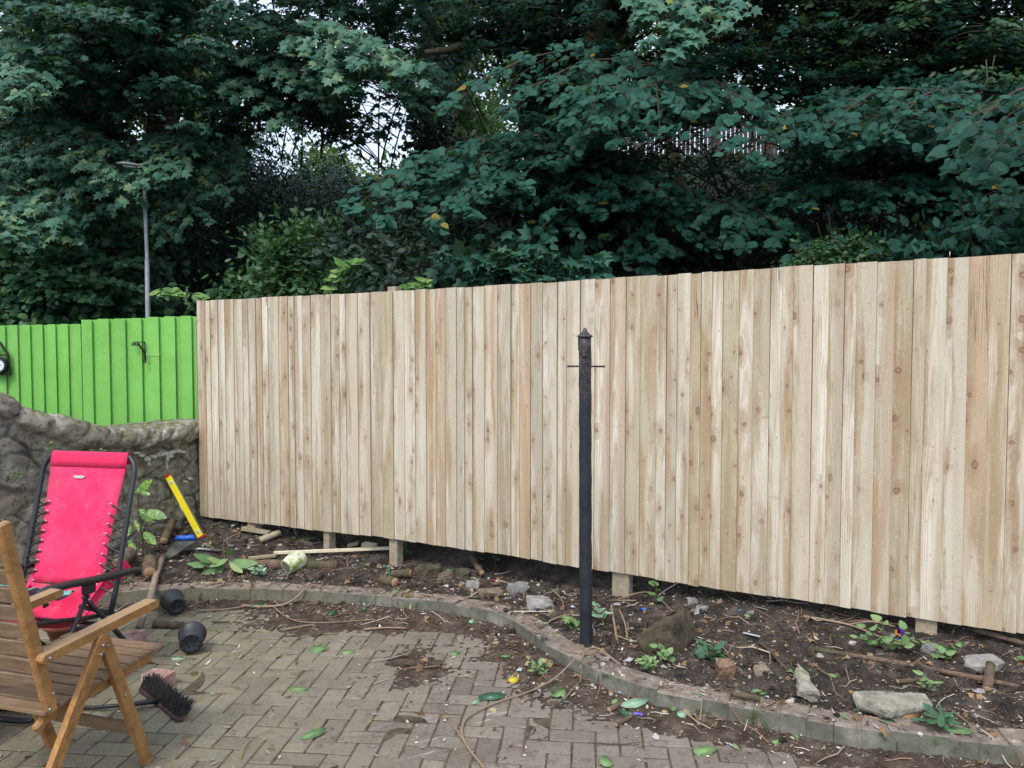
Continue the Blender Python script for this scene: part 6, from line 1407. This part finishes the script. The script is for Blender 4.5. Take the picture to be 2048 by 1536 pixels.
# spotted laurel between recliner and wall
b = onsoil(288, 1130, 0); root = empty('spotted_laurel', b, 'spotted laurel plant with yellow speckled leaves between recliner and wall', 'plant'); mb = MB()
Yl = b.y+.02
for l in ([(288, 1128), (284, 1070), (276, 1020), (278, 975)], [(284, 1070), (296, 1040), (292, 1015)], [(288, 1128), (296, 1100), (286, 1080)], [(320, 1128), (300, 1108), (284, 1090)]): mb.tube([at(x, y, Yl) for x, y in l], [.006, .005, .004, .003][:len(l)], 5)
mb.build('stem', simple('laurel_stem', (.05, .06, .03)), root); P = []; T = []; N = []; Sz = []
for (x0, y0, x1, y1) in ((276, 1018, 312, 1042), (292, 1022, 336, 1036), (284, 1062, 312, 1088), (270, 985, 302, 956), (276, 975, 300, 990), (258, 1080, 268, 1110), (260, 1050, 252, 1075), (262, 1030, 244, 1052), (266, 1095, 252, 1120), (262, 1010, 250, 1030), (270, 1040, 276, 1062)):
    a, c = at(x0, y0, Yl), at(x1, y1, Yl-.05); P.append(tuple(a)); T.append(tuple(c-a)); N.append((.1, -.8, .5)); Sz.append((c-a).length*.92)
LEAFT['wide'] = ([(0, 0), (.12, .10), (.21, .35), (.20, .60), (.08, .88), (0, 1)], .22)
leaf_mesh('leaves', 'wide', P, T, N, np.array(Sz), rng.uniform(0, 1, len(P)), SPOT, root, tuple(b))
b = onsoil(452, 1150, .0); q = onsoil(440, 1125, .05); root = empty('laurel_sprig', b, 'cut laurel sprig with large green leaves lying on the soil at left', 'plant'); mb = MB(); mb.tube([at(412, 1078, b.y+.2), at(425, 1100, b.y+.1), q, b], [.004, .005, .006, .006], 5); mb.build('stem', TW2, root); P = []; T = []; N = []; Sz = []
for (x0, y0, x1, y1) in ((455, 1118, 425, 1130), (452, 1124, 425, 1112), (462, 1118, 500, 1116), (460, 1120, 480, 1140), (452, 1128, 382, 1150), (420, 1125, 385, 1120), (428, 1133, 385, 1152), (400, 1142, 384, 1178), (440, 1120, 400, 1106), (455, 1112, 452, 1095)):
    a, c = at(x0, y0, b.y+.06), at(x1, y1, b.y+.0); P.append(tuple(a)); T.append(tuple(c-a)); N.append((0, -.5, .8)); Sz.append((c-a).length*1.25)
leaf_mesh('leaves', 'wide', P, T, N, np.array(Sz), rng.uniform(0, 1, len(P)), LG, root, tuple(b))
def S1(x, y, lift): return onsoil(x, y, lift)
def small(name, lab, x, y, h, n, mat, kind, size, cat='seedling', lean=0, npl=5, spread=.9):
    b = S1(x, y, 0); sprig(name, lab, b, [[b+Vector((random.uniform(-.03, .03)+lean*.5, random.uniform(-.03, .03), h*.6)), b+Vector((random.uniform(-.05, .05)+lean, random.uniform(-.05, .05), h))] for _ in range(n)], mat, kind, size, cat, npl, .003, spread)
small('seedling', 'light green seedling with drooping leaves right of the iron post', 1200, 1246, .10, 3, LP, 'lance', .075)
small('seedling', 'thin leafy seedling below the fence, right of the short post', 1312, 1210, .14, 3, LG, 'round', .05)
small('seedling', 'dark rosette seedling between boulder and stump', 1422, 1322, .06, 4, LD, 'lance', .09)
small('seedling', 'yellow green weed at the foot of the mossy boulder', 1335, 1325, .07, 3, LG, 'round', .045)
small('seedling', 'small weed on the left of the iron post foot', 1150, 1262, .06, 3, LG, 'maple', .055)
small('weed_clump', 'leafy weed clump on soil in front of the boulder', 1305, 1345, .06, 5, LG, 'lance', .05)
small('weed_clump', 'trailing weed clump against the kerb under the bend', 1080, 1352, .07, 6, LG, 'lance', .045)
small('weed_clump', 'pale weed clump on soil above the left kerb', 520, 1150, .05, 6, LP, 'round', .045)
small('weed_clump', 'dark creeping weeds below the fence left of the iron post', 990, 1132, .12, 6, LD, 'round', .04)
small('weed_clump', 'weed clump on the soil beside the slab stone', 1855, 1385, .07, 4, LG, 'lance', .045)
small('weed_clump', 'low weeds at the foot of the right fence post', 1890, 1322, .06, 5, LG, 'round', .05)
small('weed_clump', 'glossy weeds at the lower right above the kerb', 1880, 1455, .06, 5, LD, 'lance', .08)
small('weed_clump', 'scrappy weeds at the base of the middle fence post', 812, 1108, .12, 4, LD, 'round', .045)
# pansy plant with purple flowers
b = S1(1770, 1298, 0); sprig('pansy_plant', 'green leafy plant with purple and orange flowers by the right post', b, [[b+Vector((dx, dy, .06)), b+Vector((dx*2, dy*2, h))] for dx, dy, h in ((-.05, 0, .12), (.0, .02, .14), (.05, 0, .10), (.09, -.02, .06), (-.08, -.02, .08), (.03, -.04, .05))], LG, 'round', .055, 'plant', 7)
pr = bpy.data.objects['pansy_plant']; PU = simple('petal_purple', (.09, .01, .30), bump=0); OR = simple('petal_orange', (.8, .28, .01), bump=0)
for x, y, m in ((1799, 1262, PU), (1806, 1268, PU), (1803, 1273, OR), (1795, 1264, OR), (1800, 1278, PU)):
    c = at(x, y, b.y-.03); mb = MB()
    for k in range(5):
        q = 2*math.pi*k/5; d = Vector((math.cos(q), 0, math.sin(q))); s_ = Vector((-math.sin(q), 0, math.cos(q))); mb.prism([c, c+d*.008+s_*.007, c+d*.016, c+d*.008-s_*.007], Vector((0, -1, .2)), .001)
    mb.build('flower', m, pr)
# weeds on the wall face
for (x, y, lab) in ((100, 892, 'straggly weed tuft growing from the stone wall joint'), (30, 948, 'tiny weed rooted low in the stone wall at left'), (185, 905, 'small yellowing weed on the wall above the recliner')):
    b = onplane(x, y, WC+WN*.05, WN); sprig('wall_weed', lab, b, [[b+WN*.03+Vector((random.uniform(-.02, .02), 0, .01)), b+WN*.06+Vector((random.uniform(-.08, .08), 0, random.uniform(-.02, .04)))] for _ in range(7)], LG, 'round', .022, 'plant', 5, .0015)
# ---------------------------------------------------------------- scraps of litter
def scrap(name, lab, x, y, s, col, cat='litter', seed=0, lift=.006):
    rs = random.Random(seed); c = onsoil(x, y, lift); mb = MB(); n = 8; V = [c+Vector((s*rs.uniform(.5, 1)*math.cos(2*math.pi*k/n), s*rs.uniform(.4, .9)*math.sin(2*math.pi*k/n), s*rs.uniform(0, .6))) for k in range(n)]; top = c+Vector((0, 0, s*.5))
    mb.add(V+[top], [(k, (k+1) % n, n) for k in range(n)]); o = mb.build(name, simple(name+str(seed), col, tuple(q*.6 for q in col), rough=.4, bump=0)); tag(o, lab, cat); m = o.modifiers.new('t', 'SOLIDIFY'); m.thickness = .001
scrap('plastic_scrap', 'bright blue plastic scrap on soil left of the boulder', 1286, 1222, .026, (.02, .16, .62), seed=1)
scrap('plastic_scrap', 'blue bottle top shape on the dark soil', 1478, 1224, .014, (.03, .22, .5), seed=2)
scrap('plastic_scrap', 'red plastic scrap near the flat brown stone', 985, 1165, .03, (.6, .05, .04), seed=3)
scrap('plastic_scrap', 'white and purple wrapper left of the iron post', 1145, 1217, .022, (.62, .58, .75), seed=4)
scrap('plastic_scrap', 'pale blue scrap on the dirty paving near yellow leaf', 1038, 1344, .018, (.5, .66, .68), seed=5)
scrap('foil_scrap', 'crumpled violet foil beside the big pale leaf', 1276, 1434, .026, (.16, .12, .55), seed=6)
scrap('plastic_scrap', 'grey blue plastic scrap on the kerb by the stick', 1532, 1398, .02, (.42, .48, .52), seed=7)
scrap('glass_shard', 'rounded glass piece on soil in front of the boulder', 1250, 1322, .022, (.34, .40, .42), seed=8)
bar_thing('plastic_tag', 'flat translucent plastic strip lying on the dark soil', 'litter', onsoil(1486, 1268, .008), onsoil(1520, 1276, .008), .022, .003, simple('tag_plastic', (.45, .47, .52), bump=0), Vector((0, 1, 0)))
bar_thing('plastic_tag', 'small white plastic stick on the rotten stump', 'litter', onsoil(1432, 1344, .06), onsoil(1448, 1350, .06), .006, .003, simple('white_tag', (.7, .7, .7), bump=0))
twig('loop of green garden twine by the grey log piece', [(765, 1140, .02), (776, 1145, .05), (780, 1158, .02)], .004, simple('twine', (.03, .28, .17), bump=0), 'twine', 'garden_twine')
# ---------------------------------------------------------------- litter that nobody could count
def litter():
    cols = [(.28, .21, .15), (.40, .32, .24), (.18, .12, .09), (.52, .46, .38), (.12, .09, .07), (.30, .17, .11), (.25, .24, .16), (.58, .53, .46), (.36, .34, .32)]
    g = G('litter_mix', .8, .25); g.col(g.attr('tint')); LM = g.m
    # flakes
    mb = MB(); n = 0; N = 34000; X = rng.uniform(-3.4, 3.3, N*3); Y = rng.uniform(2.7, 6.3, N*3); D = kerbdist(X, Y); q = fence_q(X, Y); wall = (X-WC.x)*(-WD.y)+(Y-WC.y)*WD.x
    for x, y, d, qq, ws in zip(X, Y, D, q, wall):
        if qq > .25 or ws < .05: continue
        if d > .0: pr = .50+.45*math.exp(-((d-.15)/.25)**2)
        else: pr = .95*math.exp(-(d/.18)**2)+.13+1.1*max(0, dirt_h(x, y, d))*14
        cl = .5+.9*nz(x, y, 7, 2.3); 
        if d > 0 and x > 1.0: pr *= .7
        if random.random() > pr*max(.08, cl): continue
        z = surf_z(x, y, d)+.003; s_ = random.choice((.002, .003, .003, .004, .005, .007, .009, .013))*random.uniform(.7, 1.2); L = s_*random.uniform(1, 3.2); a = random.uniform(0, math.pi)
        ex = Vector((math.cos(a), math.sin(a), random.uniform(-.35, .35))); ey = Vector((-math.sin(a), math.cos(a), random.uniform(-.4, .4))); c = Vector((x, y, z+s_*.15)); t = random.choice(cols); k = random.uniform(.45, 1.1)
        mb.add([c-ex*L*.5, c+ey*s_*.45, c+ex*L*.5+Vector((0, 0, s_*.2)), c-ey*s_*.5], [(0, 3, 2, 1)], tuple(v*k for v in t)); n += 1
    o = mb.build('leaf_litter', LM); tag(o, 'crumbs of bark, dead leaf and wood scattered over soil and paving', 'litter', kind='stuff')
    # crumpled brown and green leaves
    N = 2600; X = rng.uniform(-3.2, 3.2, N); Y = rng.uniform(2.8, 6.2, N); D = kerbdist(X, Y); q = fence_q(X, Y); P = []
    for x, y, d, qq in zip(X, Y, D, q):
        if qq > .1 or (x-WC.x)*(-WD.y)+(y-WC.y)*WD.x < .05: continue
        if d < -.12 and random.random() > 1.2*max(0, dirt_h(x, y, d))*30+.03: continue
        P.append((x, y, surf_z(x, y, d)+.006))
    n = len(P); lf = int(n*.8)
    m = leafmat('dead_leaf', [(0, (.10, .06, .035)), (.5, (.22, .13, .075)), (.85, (.34, .22, .12)), (1, (.42, .36, .2))], .75, .2, .1)
    o = leaf_mesh('dead_leaves', 'maple', P[:lf], rng.normal(0, 1, (lf, 3))*np.array([1, 1, .3]), rng.normal(0, .5, (lf, 3))+np.array([0, 0, .8]), rng.uniform(.018, .05, lf), rng.uniform(0, 1, lf), m, None, (0, 0, 0)); tag(o, 'small curled dead brown leaves strewn over the bed', 'dead leaves', kind='stuff')
    r_ = n-lf; o = leaf_mesh('green_scraps', 'oval', P[lf:], rng.normal(0, 1, (r_, 3))*np.array([1, 1, .3]), rng.normal(0, .5, (r_, 3))+np.array([0, 0, .8]), rng.uniform(.015, .055, r_), rng.uniform(0, 1, r_), LG, None, (0, 0, 0)); tag(o, 'small torn bits of green leaf strewn over the bed', 'leaf scraps', kind='stuff')
    # twigs
    mb = MB(); k = 0
    while k < 850:
        x, y = random.uniform(-3.3, 3.2), random.uniform(2.8, 6.3); d = float(kerbdist(np.array([x]), np.array([y]))[0]); qq = fence_q(x, y)
        if qq > .15 or (x-WC.x)*(-WD.y)+(y-WC.y)*WD.x < .05: continue
        if d < -.1 and random.random() > .04+30*max(0, dirt_h(x, y, d)): continue
        L = random.choice((.02, .03, .04, .05, .07, .09, .12, .2))*random.uniform(.7, 1.3); a = random.uniform(0, math.pi*2); pts = []
        for f in (-.5, -.1, .2, .5):
            a2 = a+random.uniform(-.3, .3); xx, yy = x+L*f*math.cos(a2), y+L*f*math.sin(a2); dd = float(kerbdist(np.array([xx]), np.array([yy]))[0]); pts.append((xx, yy, surf_z(xx, yy, dd)+.004+random.uniform(0, .008)))
        r = L*.012+random.uniform(.0006, .0022); t = random.choice(cols[:6]); kk = random.uniform(.4, 1); mb.tube(pts, [r, r, r*.8, r*.5], 4, tint=tuple(v*kk for v in t)); k += 1
    o = mb.build('twig_litter', LM); tag(o, 'thin broken twigs scattered over soil and paving', 'twigs', kind='stuff')
    # clods of earth
    mb = MB()
    for _ in range(3800):
        x, y = random.uniform(-3.2, 3.2), random.uniform(2.8, 6.3); d = float(kerbdist(np.array([x]), np.array([y]))[0]); qq = fence_q(x, y)
        if qq > .4 or d < -.1 or (x-WC.x)*(-WD.y)+(y-WC.y)*WD.x < .05: continue
        if d < .14 and random.random() < .85: continue
        s_ = random.choice((.005, .006, .008, .010, .014, .020, .026))*random.uniform(.6, 1.2); c = Vector((x, y, surf_z(x, y, d)+s_*.2)); 
        V = []
        for i, (h, r) in enumerate(((-.5, .55), (0, 1), (.5, .6))):
            for k in range(6): q = math.pi*2*k/6+i*.4; rr = r*s_*random.uniform(.6, 1.15); V.append(c+Vector((rr*math.cos(q), rr*math.sin(q), h*s_*random.uniform(.8, 1.2))))
        V.append(c+Vector((0, 0, s_*.75))); mb.add(V, [(i*6+k, i*6+(k+1) % 6, (i+1)*6+(k+1) % 6, (i+1)*6+k) for i in range(2) for k in range(6)]+[(12+k, 12+(k+1) % 6, 18) for k in range(6)])
    ob_ = mb; mb = MB()
    for _ in range(1500):
        x, y = random.uniform(-3.2, 3.2), random.uniform(2.8, 6.3); d = float(kerbdist(np.array([x]), np.array([y]))[0]); qq = fence_q(x, y)
        if qq > .1 or d < -.25 or (x-WC.x)*(-WD.y)+(y-WC.y)*WD.x < .05 or (d < .13 and random.random() < .7): continue
        s_ = random.choice((.003, .004, .005, .007, .010, .014))*random.uniform(.7, 1.3)*(1.5 if x > .2 and random.random() < .15 else 1); c = Vector((x, y, surf_z(x, y, d)+s_*.15)); V = []; k1 = random.uniform(.14, .5); t_ = (k1, k1*random.uniform(.86, .98), k1*random.uniform(.72, .95)); sx = random.uniform(.7, 1.6)
        for i, (h, r) in enumerate(((-.5, .6), (.1, 1), (.6, .55))):
            for k in range(5): q = math.pi*2*k/5+i*.5; rr = r*s_*random.uniform(.65, 1.15); V.append(c+Vector((rr*math.cos(q)*sx, rr*math.sin(q), h*s_*random.uniform(.7, 1.1))))
        mb.add(V, [(i*5+k, i*5+(k+1) % 5, (i+1)*5+(k+1) % 5, (i+1)*5+k) for i in range(2) for k in range(5)]+[(10, 11, 12, 13, 14)], t_)
    o = mb.build('gravel', LM); tag(o, 'small grey and buff stones mixed through the soil', 'gravel', kind='stuff'); mb = ob_
    o = mb.build('soil_clods', SOIL); tag(o, 'loose lumps of dark earth on the bed', 'soil clods', kind='stuff')
litter()
